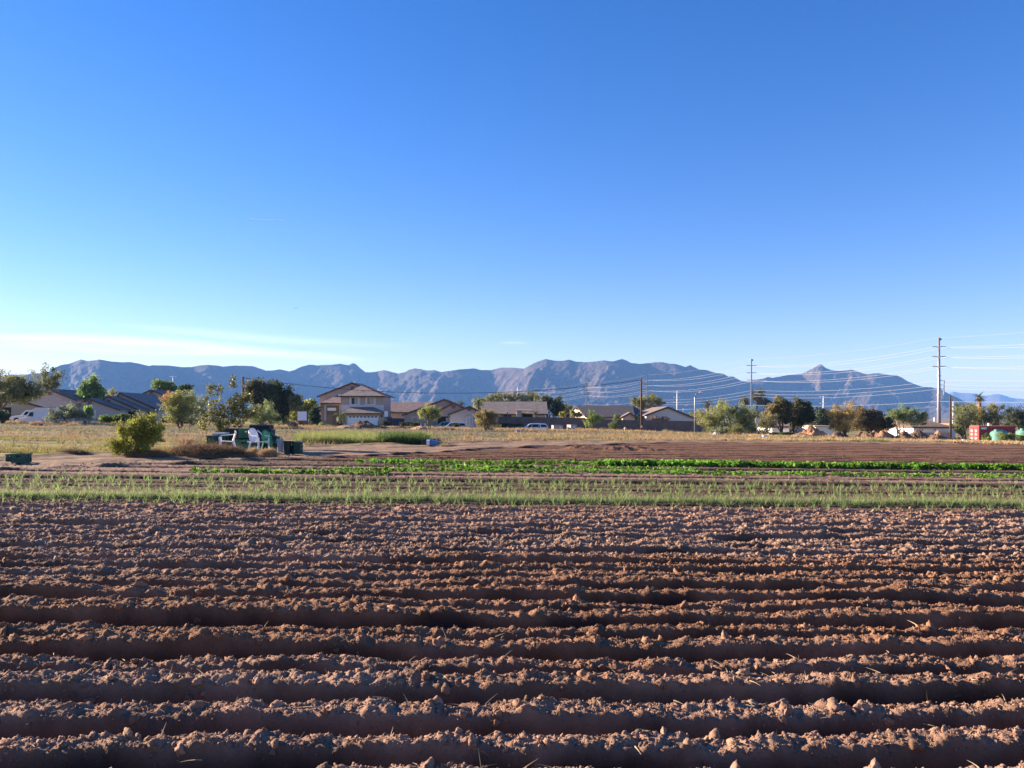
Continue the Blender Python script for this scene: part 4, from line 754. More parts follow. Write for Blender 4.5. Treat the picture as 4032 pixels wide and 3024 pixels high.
# ---------------------------------------------------------------- houses
ROOFX = mat('clay_tile_roof', (.20, .15, .135), .85, .3, 1.5, .6, wave=(('X', 1.6), ('Y', 1.2)))
ROOFG = mat('grey_tile_roof', (.21, .175, .155), .85, .25, 1.5, .6, wave=(('X', 1.6), ('Y', 1.2)))
ROOFP = mat('pink_tile_roof', (.40, .27, .21), .85, .2, 1.5, .5, wave=(('X', 1.6), ('Y', 1.2)))
ROOFB = mat('brown_shingle_roof', (.17, .12, .09), .9, .35, 1.2, .6, 6)
W_TAUPE = mat('taupe_stucco', (.42, .33, .28), .95, .06, 2, .3, 30)
W_CREAM = mat('cream_stucco', (.55, .47, .36), .95, .06, 2, .3, 30)
W_GREY = mat('grey_stucco', (.43, .375, .34), .95, .06, 2, .3, 30)
W_LIGHT = mat('light_stucco', (.60, .55, .51), .95, .05, 2, .3, 30)
W_TAN = mat('tan_stucco', (.48, .36, .25), .95, .06, 2, .3, 30)
W_WHITE = mat('white_wall', (.75, .74, .72), .8, .04, 2, .2, 30)
M_FASCIA = mat('brown_fascia', (.10, .065, .05), .8, .1)
M_STONE = mat('stone_veneer', (.30, .27, .24), .95, .35, 4, .8)
M_BLIND = mat('window_blind', (.42, .42, .40), .5, .1, 6, wave=(('Z', 12.0),))
M_BROWND = mat('brown_door', (.22, .15, .085), .7, .15, 2)
def window(t, x0, x1, z0, z1, y, frame=M_WHITE, pane=M_GLASS, bars=1, label=None):
    b = MB(); w = .06
    b.box(x0, x1, y - .07, y + .02, z1 - w, z1).box(x0, x1, y - .07, y + .02, z0, z0 + w).box(x0, x0 + w, y - .065, y + .02, z0 + w, z1 - w).box(x1 - w, x1, y - .065, y + .02, z0 + w, z1 - w)
    for i in range(bars): xm = x0 + (x1 - x0) * (i + 1) / (bars + 1); b.box(xm - .025, xm + .025, y - .06, y + .02, z0 + w, z1 - w)
    o = b.build('window', frame, t)
    p = MB(); p.box(x0 + w, x1 - w, y - .035, y + .015, z0 + w, z1 - w); q = p.build('pane', pane, o); 
    if label: o['label'] = label
    return o
def gable(t, x0, x1, y0, y1, ze, za, wall, roof, xa=None, oh=.35, base=None, zel=None, zer=None, name='wall', rake=M_FASCIA, vent=False):
    """gable end facing the camera, ridge running away"""
    g = t.location.z if base is None else base; xa = (x0 + x1) / 2 if xa is None else xa; zel = ze if zel is None else zel; zer = ze if zer is None else zer
    MB().prism([(x0, g - .6), (x1, g - .6), (x1, zer), (xa, za), (x0, zel)], y0, y1).build(name, wall, t)
    sl = (za - zel) / (xa - x0); sr = (za - zer) / (x1 - xa); b = MB(); k = .13
    b.slab([(x0 - oh, y0 - oh, zel - sl * oh + k), (xa, y0 - oh, za + k), (xa, y1 + oh, za + k), (x0 - oh, y1 + oh, zel - sl * oh + k)], .12)
    b.slab([(xa, y0 - oh, za + k + .003), (x1 + oh, y0 - oh, zer - sr * oh + k), (x1 + oh, y1 + oh, zer - sr * oh + k), (xa, y1 + oh, za + k + .003)], .12)
    rf = b.build('roof', roof, t)
    f = MB(); yy = y0 - oh - .05
    for (xa_, za_, xb, zb) in ((x0 - oh, zel - sl * oh, xa, za), (xa, za, x1 + oh, zer - sr * oh)):
        f.add([(xa_, yy, za_ - .16), (xb, yy, zb - .16), (xb, yy, zb + .10), (xa_, yy, za_ + .10), (xa_, yy + .046, za_ - .16), (xb, yy + .046, zb - .16), (xb, yy + .046, zb + .10), (xa_, yy + .046, za_ + .10)], [(0, 1, 2, 3), (7, 6, 5, 4), (0, 4, 5, 1), (1, 5, 6, 2), (2, 6, 7, 3), (3, 7, 4, 0)])
    f.build('fascia', rake, rf)
    if vent:
        v = MB(); vx = xa; vz = za - (za - ze) * .38
        for i in range(4): v.box(vx - .32, vx + .32, y0 - .05, y0 - .01, vz - .28 + i * .14, vz - .19 + i * .14)
        v.build('gable_vent', M_FASCIA, t)
def ridge(t, x0, x1, y0, y1, ze, zr, wall, roof, oh=.4, hl=0.0, hr=0.0, base=None, name='wall'):
    """roof ridge parallel to the street; hl/hr: hip run at each end"""
    g = t.location.z if base is None else base; ym = (y0 + y1) / 2
    MB().box(x0, x1, y0, y1, g - .6, ze - .02).build(name, wall, t)
    a, b_, c, d_ = x0 - oh, x1 + oh, y0 - oh, y1 + oh; b = MB(); k = .10
    b.slab([(a, c, ze), (b_, c, ze), (b_ - hr, ym, zr), (a + hl, ym, zr)], .12)
    b.slab([(b_, d_, ze), (a, d_, ze), (a + hl, ym, zr + .002), (b_ - hr, ym, zr + .002)], .12)
    if hl > 0: b.slab([(a, d_, ze), (a, c, ze), (a + hl, ym, zr - .002)], .12)
    if hr > 0: b.slab([(b_, c, ze), (b_, d_, ze), (b_ - hr, ym, zr - .002)], .12)
    rf = b.build('roof', roof, t)
    if hl == 0: MB().prism([(y0, ze - .02), (y1, ze - .02), (ym, zr - .15)], x0 + .01, x0 + .2)  # (kept as closed gable below)
    for hh, xx0, xx1 in ((hl, x0 + .01, x0 + .2), (hr, x1 - .2, x1 - .01)):
        if hh == 0:
            q = MB(); q.add([(xx0, y0, ze - .1), (xx0, y1, ze - .1), (xx0, ym, zr - .13), (xx1, y0, ze - .1), (xx1, y1, ze - .1), (xx1, ym, zr - .13)], [(0, 2, 1), (3, 4, 5), (0, 1, 4, 3), (1, 2, 5, 4), (2, 0, 3, 5)]); q.build('gable_end', wall, t)
    f = MB(); f.box(a + .003, b_ - .003, c - .05, c - .004, ze - .24, ze - .02); f.build('fascia', M_FASCIA, rf)
    return rf
def house(label, uc, d, name='house'):
    x = X(uc, d); return thing(name, label, 'house', (x, d, float(G(x, d))))
def opening(t, u0, u1, v0, v1, y, m=M_DARK, name='garage_opening', proud=.03):
    b = MB(); b.box(X(u0, y), X(u1, y), y - proud, y + .01, Z(v1, y), Z(v0, y)); return b.build(name, m, t)
def Wn(t, u0, u1, v0, v1, y, **k): return window(t, X(u0, y), X(u1, y), Z(v1, y), Z(v0, y), y, **k)
# left-hand houses
h = house('tan house partly hidden by the big mesquite at the left edge', 200, 136)
gable(h, X(60, 136), X(300, 136), 136, 150, Z(1574, 136), Z(1533, 136), W_GREY, ROOFX, xa=X(196, 136), vent=True)
ridge(h, X(215, 134), X(288, 134), 133, 136, Z(1602, 134), Z(1592, 134), W_GREY, ROOFX, name='porch_wall')
h = house('low house with pinkish roof slope behind the front of the white van', 60, 119)
gable(h, X(-160, 119), X(172, 119), 119, 131, Z(1604, 119), Z(1562, 119), W_TAN, ROOFX, xa=X(30, 119), vent=True)
opening(h, 8, 44, 1604, 1668, 119)
h = house('grey house with three stepped gables behind the shrubs on the left', 460, 122)
gable(h, X(430, 128), X(622, 128), 128, 140, Z(1612, 128), Z(1547, 128), W_GREY, ROOFG, xa=X(474, 128), vent=True)
gable(h, X(388, 125), X(548, 125), 125, 137, Z(1613, 125), Z(1561, 125), W_GREY, ROOFG, xa=X(428, 125), zel=Z(1590, 125), vent=True)
gable(h, X(298, 122), X(470, 122), 122, 135, Z(1609, 122), Z(1571, 122), W_GREY, ROOFG, xa=X(354, 122), zel=Z(1600, 122), zer=Z(1612, 122), vent=True)
opening(h, 474, 534, 1619, 1668, 124.9, name='garage_opening'); opening(h, 568, 614, 1622, 1668, 127.9, name='garage_opening')
b = MB(); b.box(X(362, 122), X(379, 122), 121.92, 122, h.location.z, Z(1614, 122)); b.build('door', W_LIGHT, h)
h = house('tan gabled house behind the orange-tipped palo verde', 600, 152)
gable(h, X(538, 152), X(668, 152), 152, 165, Z(1563, 152), Z(1536, 152), W_TAN, ROOFX, xa=X(596, 152), vent=True)
# the two-storey house
h = house('two-storey taupe stucco house with white garage door and tiled hip roofs', 1400, 125)
zg = h.location.z; W2 = W_TAUPE
def zx(a): return 1200 + a * .16275
def zy(a): return 1480 + a * .16275
U_ = lambda a, y: X(zx(a), y); V_ = lambda a, y: Z(zy(a), y)
MB().box(U_(890, 127), U_(1905, 127), 127, 134.5, zg - .5, V_(480, 127)).build('upper_wall', W2, h)
b = MB(); x0, x1 = U_(842, 126.4), U_(1952, 126.4); ze = V_(480, 126.4); zp = V_(240, 131); xp = U_(1345, 131)
b.slab([(x0, 126.4, ze), (x1, 126.4, ze), (xp + .5, 131, zp), (xp, 131, zp)], .14); b.slab([(x1, 126.4, ze), (x1, 138, ze), (xp + .5, 131, zp + .002)], .14); b.slab([(x0, 131, ze + .3), (x0, 126.4, ze), (xp, 131, zp - .002)], .14)
rf = b.build('hip_roof', ROOFG, h); MB().box(x0, x1, 126.33, 126.38, ze - .26, ze - .03).build('fascia', M_FASCIA, rf)
rt = MB()
for i in range(16): f_ = .05 + .9 * i / 16; p = Vector((xp + .5, 131, zp)).lerp(Vector((x1, 126.4, ze)), f_); rt.box(p.x - .16, p.x + .16, p.y - .12, p.y + .12, p.z - .02, p.z + .13)
rt.build('ridge_tiles', mat('terracotta_ridge', (.28, .16, .11), .85, .3, 2, .4), rf)
gable(h, U_(348, 133), U_(1760, 133), 133, 144, V_(490, 133), V_(172, 133), W2, ROOFX, xa=U_(1155, 133), zel=V_(490, 133), zer=V_(440, 133), vent=True, name='rear_wall')
# entry block
MB().box(U_(385, 129), U_(888, 129), 129, 133, zg - .5, V_(640, 129)).build('entry_wall', W2, h)
b = MB(); za = V_(470, 133); b.slab([(U_(372, 128.4), 128.4, V_(650, 128.4)), (U_(876, 128.4), 128.4, V_(652, 128.4)), (U_(870, 132.9), 132.9, za), (U_(795, 132.9), 132.9, za)], .14)
rf = b.build('entry_roof', ROOFX, h); MB().box(U_(372, 128.3), U_(876, 128.3), 128.33, 128.38, V_(684, 128.3), V_(655, 128.3)).build('fascia', M_FASCIA, rf)
b = MB(); b.box(U_(478, 129), U_(522, 129), 128.9, 129, zg, V_(676, 129)).box(U_(838, 129), U_(862, 129), 128.9, 129, zg, V_(676, 129)).box(U_(522, 129), U_(838, 129), 128.9, 129, V_(715, 129), V_(676, 129)); b.build('entry_surround', W_LIGHT, h)
MB().box(U_(524, 129), U_(836, 129), 128.95, 128.99, zg, V_(717, 129)).build('entry_recess', mat('olive_recess', (.20, .15, .09), .9, .1), h)
dr = MB().box(U_(530, 129), U_(682, 129), 128.86, 128.94, zg, V_(940, 129)).build('entry_door', mat('tan_door', (.27, .20, .13), .8, .1, 2), h)
Wn(h, zx(540), zx(770), zy(762), zy(852), 128.94, frame=M_FASCIA, pane=mat('painted_sky_glass', (.75, .8, .78), .1, .1, spec=.9), bars=0)  # pale pane colour stands in for the reflected sky
Wn(h, zx(385), zx(415), zy(720), zy(1050), 128.99, frame=W_LIGHT, pane=M_GLASS, bars=0)
# band and windows of the upper storey
MB().box(U_(882, 127), U_(1912, 127), 126.95, 126.998, V_(868, 127), V_(703, 127)).build('lower_band', W_LIGHT, h)
for a0, a1 in ((1082, 1340), (1462, 1720)):
    s = MB(); y = 126.94; s.box(U_(a0, y), U_(a0 + 40, y), y, 126.99, V_(712, y), V_(490, y)).box(U_(a1 - 42, y), U_(a1, y), y, 126.99, V_(712, y), V_(490, y)).box(U_(a0 + 40, y), U_(a1 - 42, y), y, 126.99, V_(522, y), V_(490, y)).box(U_(a0 + 40, y), U_(a1 - 42, y), y, 126.99, V_(712, y), V_(692, y))
    s.build('window_surround', W_LIGHT, h)
    w = Wn(h, zx(a0 + 38), zx(a1 - 40), zy(522), zy(693), 126.96, frame=M_WHITE, pane=M_GLASS, bars=1)
    q = MB(); q.box(U_(a0 + 132, 126.8), U_(a1 - 50, 126.8), 126.91, 126.92, V_(685, 126.8), V_(530, 126.8)); q.build('blind', M_BLIND, w)
# garage
MB().box(U_(940, 125), U_(1925, 125), 125, 127, zg - .5, V_(902, 125)).build('garage_wall', W_TAUPE, h)
b = MB(); ya, yb = 124.4, 126.99; b.slab([(U_(866, ya), ya, V_(896, ya)), (U_(1942, ya), ya, V_(896, ya)), (U_(1660, yb), yb, V_(750, yb)), (U_(1130, yb), yb, V_(750, yb))], .14)
b.slab([(U_(866, ya), yb, V_(896, ya)), (U_(866, ya), ya, V_(896, ya)), (U_(1130, yb), yb, V_(750, yb) - .002)], .14); b.slab([(U_(1942, ya), ya, V_(896, ya)), (U_(1942, ya), yb, V_(896, ya)), (U_(1660, yb), yb, V_(750, yb) - .002)], .14)
rf = b.build('garage_roof', ROOFG, h); MB().box(U_(866, ya), U_(1942, ya), ya - .07, ya - .02, V_(922, ya), V_(896, ya) - .02).build('fascia', M_FASCIA, rf)
g = MB(); y = 124.96
for i in range(4):
    z0 = zg - .1 + (V_(975, y) - zg + .1) * i / 4; z1 = zg - .1 + (V_(975, y) - zg + .1) * (i + 1) / 4 - .025; g.box(U_(1040, y), U_(1768, y), y, 124.998, z0, z1)
gd = g.build('garage_door', mat('white_garage_door', (.80, .80, .84), .5, .04), h)
for i in range(8):
    c = 1100 + i * 89; p = MB(); n = 7; x0, x1 = U_(c - 31, y), U_(c + 31, y); z0, z1 = V_(1008, y), V_(978, y)
    poly = [(x0, z0), (x1, z0)] + [((x0 + x1) / 2 + (x1 - x0) / 2 * math.cos(math.pi * k / n), z0 + (z1 - z0) * (.45 + .55 * math.sin(math.pi * k / n))) for k in range(n + 1)]
    p.prism(poly, y - .02, y - .002); p.build('door_pane', M_GLASS, gd)
for a in (1768, 1010): MB().box(U_(a, y), U_(a + 28, y), y + .0, 124.995, zg, V_(960, y)).build('door_trim', W_LIGHT, h)
MB().box(U_(1852, y), U_(1876, y), 124.75, 124.99, V_(1005, y), V_(945, y)).build('wall_lantern', M_DARK, h)
for a0, a1 in ((388, 520), (1768, 1925), (942, 1010)): MB().box(U_(a0, 125) if a0 > 900 else U_(a0, 129), U_(a1, 125) if a0 > 900 else U_(a1, 129), (124.9 if a0 > 900 else 128.88), (124.95 if a0 > 900 else 128.93), zg, V_(1080, 125)).build('stone_base', M_STONE, h)
def pipe(a, v0, v1, y): b = MB(); b.tube([(U_(a, y), y, V_(v1, y)), (U_(a, y), y, V_(v0, y))], .09, 8); b.build('roof_vent', M_WHITE, h)
pipe(1345, 340, 385, 128.6); pipe(1205, 140, 185, 134)
MB().box(U_(815, 126.3), U_(862, 126.3), 126.2, 126.5, V_(482, 126.3), V_(445, 126.3)).build('security_light', M_WHITE, h)
# neighbour: long roof behind
h = house('long low house with brown tiled roof right behind the two-storey house', 1600, 150)
ridge(h, X(1512, 150), X(1790, 150), 150, 160, Z(1622, 150), Z(1581, 150), W_TAUPE, ROOFX)
MB().box(X(1526, 148), X(1532, 148), 149, 150, Z(1622, 149), Z(1597, 149)).build('chimney', W_WHITE, h)
# gabled house right of it
h = house('taupe house with two stepped gables and pink tiled roof edges behind the small palo verde', 1740, 126)
gable(h, X(1592, 126), X(1862, 126), 126, 140, Z(1630, 126), Z(1573, 126), W_TAUPE, ROOFP, xa=X(1750, 126), zel=Z(1632, 126), zer=Z(1622, 126), vent=False)
gable(h, X(1720, 123.5), X(1860, 123.5), 123.5, 126, Z(1622, 123.5), Z(1588, 123.5), W_TAUPE, ROOFX, xa=X(1786, 123.5), vent=True, name='middle_wall')
gable(h, X(1772, 121), X(1882, 121), 121, 128, Z(1624, 121), Z(1601, 121), W_GREY, ROOFP, xa=X(1848, 121), zel=Z(1630, 121), zer=Z(1618, 121), vent=True, name='small_gable_wall')
opening(h, 1725, 1765, 1640, 1690, 123.45); Wn(h, 1756, 1772, 1646, 1680, 123.4)
s = MB(); s.box(X(1830, 120.9), X(1866, 120.9), 120.93, 120.99, Z(1684, 121), Z(1637, 121)); s.build('window_surround', W_TAUPE, h)
Wn(h, 1835, 1862, 1641, 1676, 120.92, pane=M_BLIND, bars=1)
Wn(h, 1623, 1645, 1642, 1664, 125.97, bars=0); opening(h, 1724, 1760, 1640, 1684, 123.44, name='entry_opening')
# long-roofed cream house
h = house('cream house with a long grey tiled roof behind the block wall', 2020, 140)
ridge(h, X(1905, 138), X(2148, 138), 138, 148, Z(1629, 138), Z(1581, 143), W_CREAM, ROOFG)
MB().box(X(2034, 137), X(2053, 137), 135.2, 138, Z(1645, 137), Z(1616, 137)).build('porch_column', W_CREAM, h)
MB().slab([(X(2030, 135), 134.9, Z(1616, 135)), (X(2100, 135), 134.9, Z(1617, 135)), (X(2098, 138), 138.0, Z(1612, 138)), (X(2030, 138), 138.0, Z(1612, 138))], .12).build('porch_roof', ROOFG, h)
opening(h, 1982, 2014, 1634, 1652, 137.95, name='patio_opening'); opening(h, 2058, 2096, 1634, 1652, 137.95, name='patio_opening')
MB().box(X(1997, 136), X(2001, 136), 136, 136.2, Z(1655, 136), Z(1624, 136)).build('porch_post', mat('red_post', (.3, .08, .05), .8), h)
h = house('small sunlit gable roof between the queen palm and the long roof', 1873, 148)
gable(h, X(1856, 146), X(1892, 146), 146, 156, Z(1610, 146), Z(1592, 146), W_CREAM, ROOFP, xa=X(1864, 146))
# house behind the block wall with the sunlit gable end: ridge turned toward the sun
h = house('house with dark grey roof and bright sunlit cream gable end behind the block wall', 2400, 134)
def obl(t, pts_uvd, name, m):  # polygon through photo columns/rows at given distances, thickened a little away from the camera
    P = [Vector((X(u, d), d, Z(v, d))) for u, v, d in pts_uvd]; n = len(P); b = MB(); k = Vector((0, .12, -.04)); b.add(P + [p + k for p in P], [tuple(range(n)), tuple(range(2 * n - 1, n - 1, -1))] + [((i + 1) % n, i, i + n, (i + 1) % n + n) for i in range(n)]); return b.build(name, m, t)
gz_ = h.location.z
# footprint: front-left corner A, back-left B, front-right C
A_, B_, C_ = (2312, 131), (2236, 143), (2490, 131)
ax, bx, cx_ = X(A_[0], A_[1]), X(B_[0], B_[1]), X(C_[0], C_[1]); zeA = Z(1640, 131); ridx, ridy, ridz = X(2273, 137), 137.0, Z(1597, 137)
b = MB(); b.add([(ax, 131, gz_ - .5), (bx, 143, gz_ - .5), (bx, 143, zeA), (ridx, ridy, ridz - .15), (ax, 131, zeA), (ax + .25, 131.1, gz_ - .5), (bx + .25, 143.1, gz_ - .5), (bx + .25, 143.1, zeA), (ridx + .25, ridy + .1, ridz - .15), (ax + .25, 131.1, zeA)], [(0, 1, 2, 3, 4), (9, 8, 7, 6, 5), (0, 5, 6, 1), (1, 6, 7, 2), (2, 7, 8, 3), (3, 8, 9, 4), (4, 9, 5, 0)]); b.build('gable_wall', mat('peach_stucco', (.62, .44, .32), .95, .05, 2, .3), h)
MB().box(ax + .26, cx_, 131.02, 137, gz_ - .5, zeA - .05).build('wall', W_GREY, h)
rx2 = X(2492, 137)
b = MB(); b.slab([(ax - .3, 130.5, zeA - .05), (X(2500, 130.5), 130.5, zeA - .05), (rx2, 137, ridz + .02), (ridx - .3, 137, ridz + .02)], .14); b.slab([(X(2560, 143.5), 143.5, zeA), (bx - .3, 143.5, zeA), (ridx - .3, 137, ridz + .023), (rx2, 137, ridz + .023)], .14); b.slab([(X(2500, 130.5), 130.5, zeA - .05), (X(2560, 143.5), 143.5, zeA), (rx2, 137, ridz + .018)], .14)
b.build('roof', mat('dark_grey_roof', (.075, .07, .075), .85, .2, 1.5, .5, wave=(('X', 1.6), ('Y', 1.2))), h)
v_ = MB(); vc = Vector((ax, 131, 0)).lerp(Vector((bx, 143, 0)), .5); v_.box(vc.x - .33, vc.x + .1, 136.4, 137, Z(1613, 137), Z(1604, 137)); v_.build('gable_vent', mat('red_brown_vent', (.3, .09, .05), .8), h)
gable(h, X(2452, 129), X(2500, 129), 129, 131, Z(1641, 129), Z(1626, 129), mat('peach_stucco', (.62, .44, .32)), ROOFG, xa=X(2480, 129), name='porch_wall')
h = house('grey house with a broad plain gable behind the block wall, right of the brown pole', 2630, 131)
gable(h, X(2545, 130), X(2728, 130), 130, 144, Z(1644, 130), Z(1603, 130), W_LIGHT, ROOFX, xa=X(2628, 130), zel=Z(1634, 130), zer=Z(1644, 130))
ridge(h, X(2505, 136), X(2560, 136), 134, 142, Z(1632, 136), Z(1619, 136), W_CREAM, ROOFP, name='wing_wall')
# white building behind the shade trees
h = thing('white_building', 'low bright white building behind the dark shade trees', 'building', (X(3170, 118), 118, float(G(X(3170, 118), 118))))
xw = X(3212, 116); MB().box(xw, xw + 2.6, 116, 126.5, h.location.z - .5, Z(1677, 117)).build('wall', W_WHITE, h)
ridge(h, X(3040, 121), X(3127, 121), 121, 128, Z(1678, 121), Z(1668, 121), W_WHITE, ROOFX, name='wing_wall')
MB().box(xw - .04, xw + .02, 120.5, 122.8, h.location.z - .3, Z(1690, 121)).build('door', W_CREAM, h)
MB().slab([(xw - .3, 115.7, Z(1676, 117)), (xw + 2.9, 115.7, Z(1676, 117)), (xw + 2.9, 126.8, Z(1676, 117) + .01), (xw - .3, 126.8, Z(1676, 117) + .01)], .15).build('roof', W_TAN, h)
g = MB()
for i in range(16): xx = X(3085 + i * 2.6, 114); g.box(xx - .02, xx + .02, 114, 114.04, float(G(xx, 114)), Z(1688, 114))
g.box(X(3083, 114), X(3128, 114), 113.97, 113.995, Z(1690, 114), Z(1688.5, 114)); g = g.build('yard_gate', M_WHITE, loc=(X(3100, 114), 114, float(G(X(3100, 114), 114)))); tag(g, 'white barred yard gate under the shade trees', 'gate')
# house by the steel pole
h = house('white-walled house with dark brown roof and sunlit end wall behind the big steel pole', 3640, 118)
xl, xr = X(3597, 117), X(3742, 117); ridge(h, xl, xr, 117, 129, Z(1680, 117), Z(1650, 123), W_WHITE, ROOFB, hl=1.6, hr=1.4, oh=.35)
for a0, a1 in ((3614, 3624), (3627, 3637), (3674, 3685)): Wn(h, a0, a1, 1687, 1697, 116.96, bars=0)
b = MB(); b.tube([(X(3680, 120), 120, Z(1660, 120)), (X(3680, 120), 120, Z(1644, 120))], .12, 8); b.build('roof_vent', M_WHITE, h)
h = MB(); h.box(X(3600, 112), X(3740, 112), 112, 112.2, float(G(X(3660, 112), 112)) - .5, Z(1703, 112)); tag(h.build('low_wall', mat('pinkish_block', (.38, .29, .26), .95, .15, 2, .5), loc=(X(3660, 112), 112, float(G(X(3660, 112), 112)))), 'low pinkish block wall in front of the white-walled house', 'wall')
h = thing('small_building', 'small white building with an orange tiled gable roof beside the brown pole', 'building', (X(3744, 126), 126, float(G(X(3744, 126), 126))))
gable(h, X(3724, 126), X(3762, 126), 126, 131, Z(1684, 126), Z(1670, 126), W_WHITE, mat('orange_tile_roof', (.46, .2, .11), .85, .2, 2, .5), oh=.2)
MB().slab([(X(3765, 135), 135, Z(1681, 135)), (X(3806, 135), 135, Z(1681, 135)), (X(3806, 140), 140, Z(1664, 140)), (X(3775, 140), 140, Z(1664, 140))], .2).build('rear_roof', ROOFG, h)
h = MB(); h.box(X(3704, 116), X(3742, 116), 116, 116.3, float(G(X(3720, 116), 116)) - .3, Z(1698, 116)); tag(h.build('garden_wall', mat('yellow_stucco', (.60, .42, .20), .9, .08), loc=(X(3720, 116), 116, float(G(X(3720, 116), 116)))), 'low sunlit yellow wall right of the big steel pole', 'wall')
# block wall along the street
def blockwall(label, pts, m, cap=True, name='block_wall'):
    """pts: (column, top row, distance)"""
    b = MB(); c = MB(); x0 = X(pts[0][0], pts[0][2])
    for (u0, v0, d0), (u1, v1, d1) in zip(pts, pts[1:]):
        a, e = X(u0, d0), X(u1, d1); za, zb = Z(v0, d0), Z(v1, d1); ga, gb = float(G(a, d0)) - .6, float(G(e, d1)) - .6
        b.hexa([(a, d0, ga), (e, d1, gb), (e, d1 + .2, gb), (a, d0 + .2, ga), (a, d0, za - .06), (e, d1, zb - .06), (e, d1 + .2, zb - .06), (a, d0 + .2, za - .06)])
        c.hexa([(a, d0 - .03, za - .057), (e, d1 - .03, zb - .057), (e, d1 + .23, zb - .057), (a, d0 + .23, za - .057), (a, d0 - .03, za), (e, d1 - .03, zb), (e, d1 + .23, zb), (a, d0 + .23, za)])
    u0, v0, d0 = pts[0]; t = thing(name, label, 'wall', (x0, d0, float(G(x0, d0)))); b.build('wall', m, t)
    if cap: c.build('cap', mat('wall_cap', (.20, .15, .13), .9, .15), t)
    return t
M_BLOCK = mat('brown_block', (.165, .118, .102), .95, .22, 1.4, .7, 5, wave=(('Z', 2.5),))
blockwall('long dark brown block wall behind the silver car and the utility boxes', [(1960, 1640, 127), (2172, 1643, 126), (2305, 1645, 125.5)], M_BLOCK)
blockwall('dark block wall continuing right, below the grey gabled house to the street lamp', [(2306, 1648, 125.4), (2380, 1652, 125), (2560, 1655, 124), (2733, 1658, 122)], M_BLOCK)
blockwall('brown block wall behind the large palo verde right of the street lamp', [(2736, 1660, 134), (2860, 1664, 134), (2962, 1668, 134)], mat('brown_block2', (.21, .155, .135), .95, .2, 1.4, .6, 5))
blockwall('grey yard wall between the two-storey house and the gabled house', [(1518, 1646, 131), (1600, 1648, 130.5), (1622, 1650, 130)], mat('grey_block', (.19, .17, .175), .95, .12, 2, .5))
blockwall('low brown yard wall behind the blank sign and the sage bush', [(1060, 1640, 133), (1145, 1642, 133), (1255, 1645, 133)], M_BLOCK)
tg = blockwall('dark iron yard gate frame left of the grey yard wall', [(1514, 1650, 128), (1517, 1650, 128)], M_DARK, cap=False, name='gate_post')
# ---------------------------------------------------------------- poles and wires
PY = [(X(5150, 86), 86), (X(3697, 130), 130), (X(2959, 177), 177), (X(2549, 242), 242), (X(2309, 294), 294), (X(2106, 355), 355), (X(1974, 440), 440)]
LEV = [(13.5, 1.1), (11.85, 1.1), (10.2, 1.1)]; DIS = [(7.9, .7), (7.15, .7), (6.5, .75)]
PLAB = {1: 'big tapered galvanised steel power pole at the right with three arms', 2: 'second tallest dark power pole behind the shade trees', 3: 'dark power pole just right of the brown pole in front of the mountains', 4: 'dark power pole above the dark roof with the sunlit gable', 5: 'small distant power pole above the green background trees', 6: 'most distant thin power pole above the long roof'}
def power_pole(i):
    x, y = PY[i]; g = float(G(x, y)); r = .29 if i == 1 else .19; tp = 15.05; m = M_GALV if i == 1 else mat('weathered_steel', (.10, .10, .12), .6, .1, 2, metal=.2)
    t = thing('power_pole', PLAB[i], 'power pole', (x, y, g), 'power poles of the main line')
    b = MB(); b.tube([(x, y, g - .3), (x, y, 5), (x, y, tp)], [r * 1.2, r * .95, r * .55], 12); b.build('pole', m, t, smooth=True)
    for z, w in LEV:
        a = MB(); a.tube([(x - w, y, z + .06), (x, y, z - .05), (x + w, y, z + .06)], [.05, .11, .05], 8); ar = a.build('crossarm', m, t)
        for s in (-1, 1): q = MB(); q.tube([(x + s * w, y, z + .05), (x + s * w, y, z - .12)], .06, 6); q.build('insulator', mat('insulator', (.25, .25, .27), .3), ar)
    c = MB(); c.box(x + r * .6, x + r * .6 + .22, y - .1, y + .1, tp - .45, tp - .1); c.build('top_bracket', m, t)
    if i <= 2:
        for z, w in DIS: a = MB(); a.tube([(x + .1, y, z - .1), (x + w, y, z)], .05, 6); a.build('side_bracket', m, t)
    if i == 1:
        a = MB(); a.tube([(x + .85, y, 7.9), (x + .85, y, 6.1)], .12, 8); a.tube([(x + .85, y, 6.1), (x + .75, y, 4.9)], .05, 6); a.build('cable_termination', M_WHITE, t)
        a = MB(); a.box(x - .5, x + .12, y - .52, y - .44, g + 0.5, Z(1694, y)); a.build('marker', mat('pink_marker', (.75, .05, .28), .6), t)
        for z in (3.0, 5.4, 8.6): a = MB(); a.tube([(x, y, z), (x, y, z + .1)], .42 - z * .008, 12); a.build('joint_band', m, t)
for i in range(1, 7): power_pole(i)
def wire(label, pts, sag, r, seg=14, grp='wires of the main power line'):
    b = MB(); P = []
    for a, e in zip(pts, pts[1:]):
        a, e = Vector(a), Vector(e)
        for k in range(seg): f = k / seg; q = a.lerp(e, f); q.z -= 4 * sag * f * (1 - f); P.append(q)
    P.append(Vector(pts[-1])); b.tube(P, r, 5); o = b.build('power_line', M_WIRE, loc=tuple(pts[0])); tag(o, label, 'power line', grp); return o
wire('thin topmost wire of the main power line', [(x, y, 15.0) for x, y in PY], .7, .012)
for li, (z, w) in enumerate(LEV):
    for s in (-1, 1): wire(('pale wire on the %s end of the %s crossarms' % ('left' if s < 0 else 'right', ('top', 'middle', 'lowest')[li])), [(x + s * w, y + s * .5, z - .1) for x, y in PY], 1.15 + .12 * s, .022)
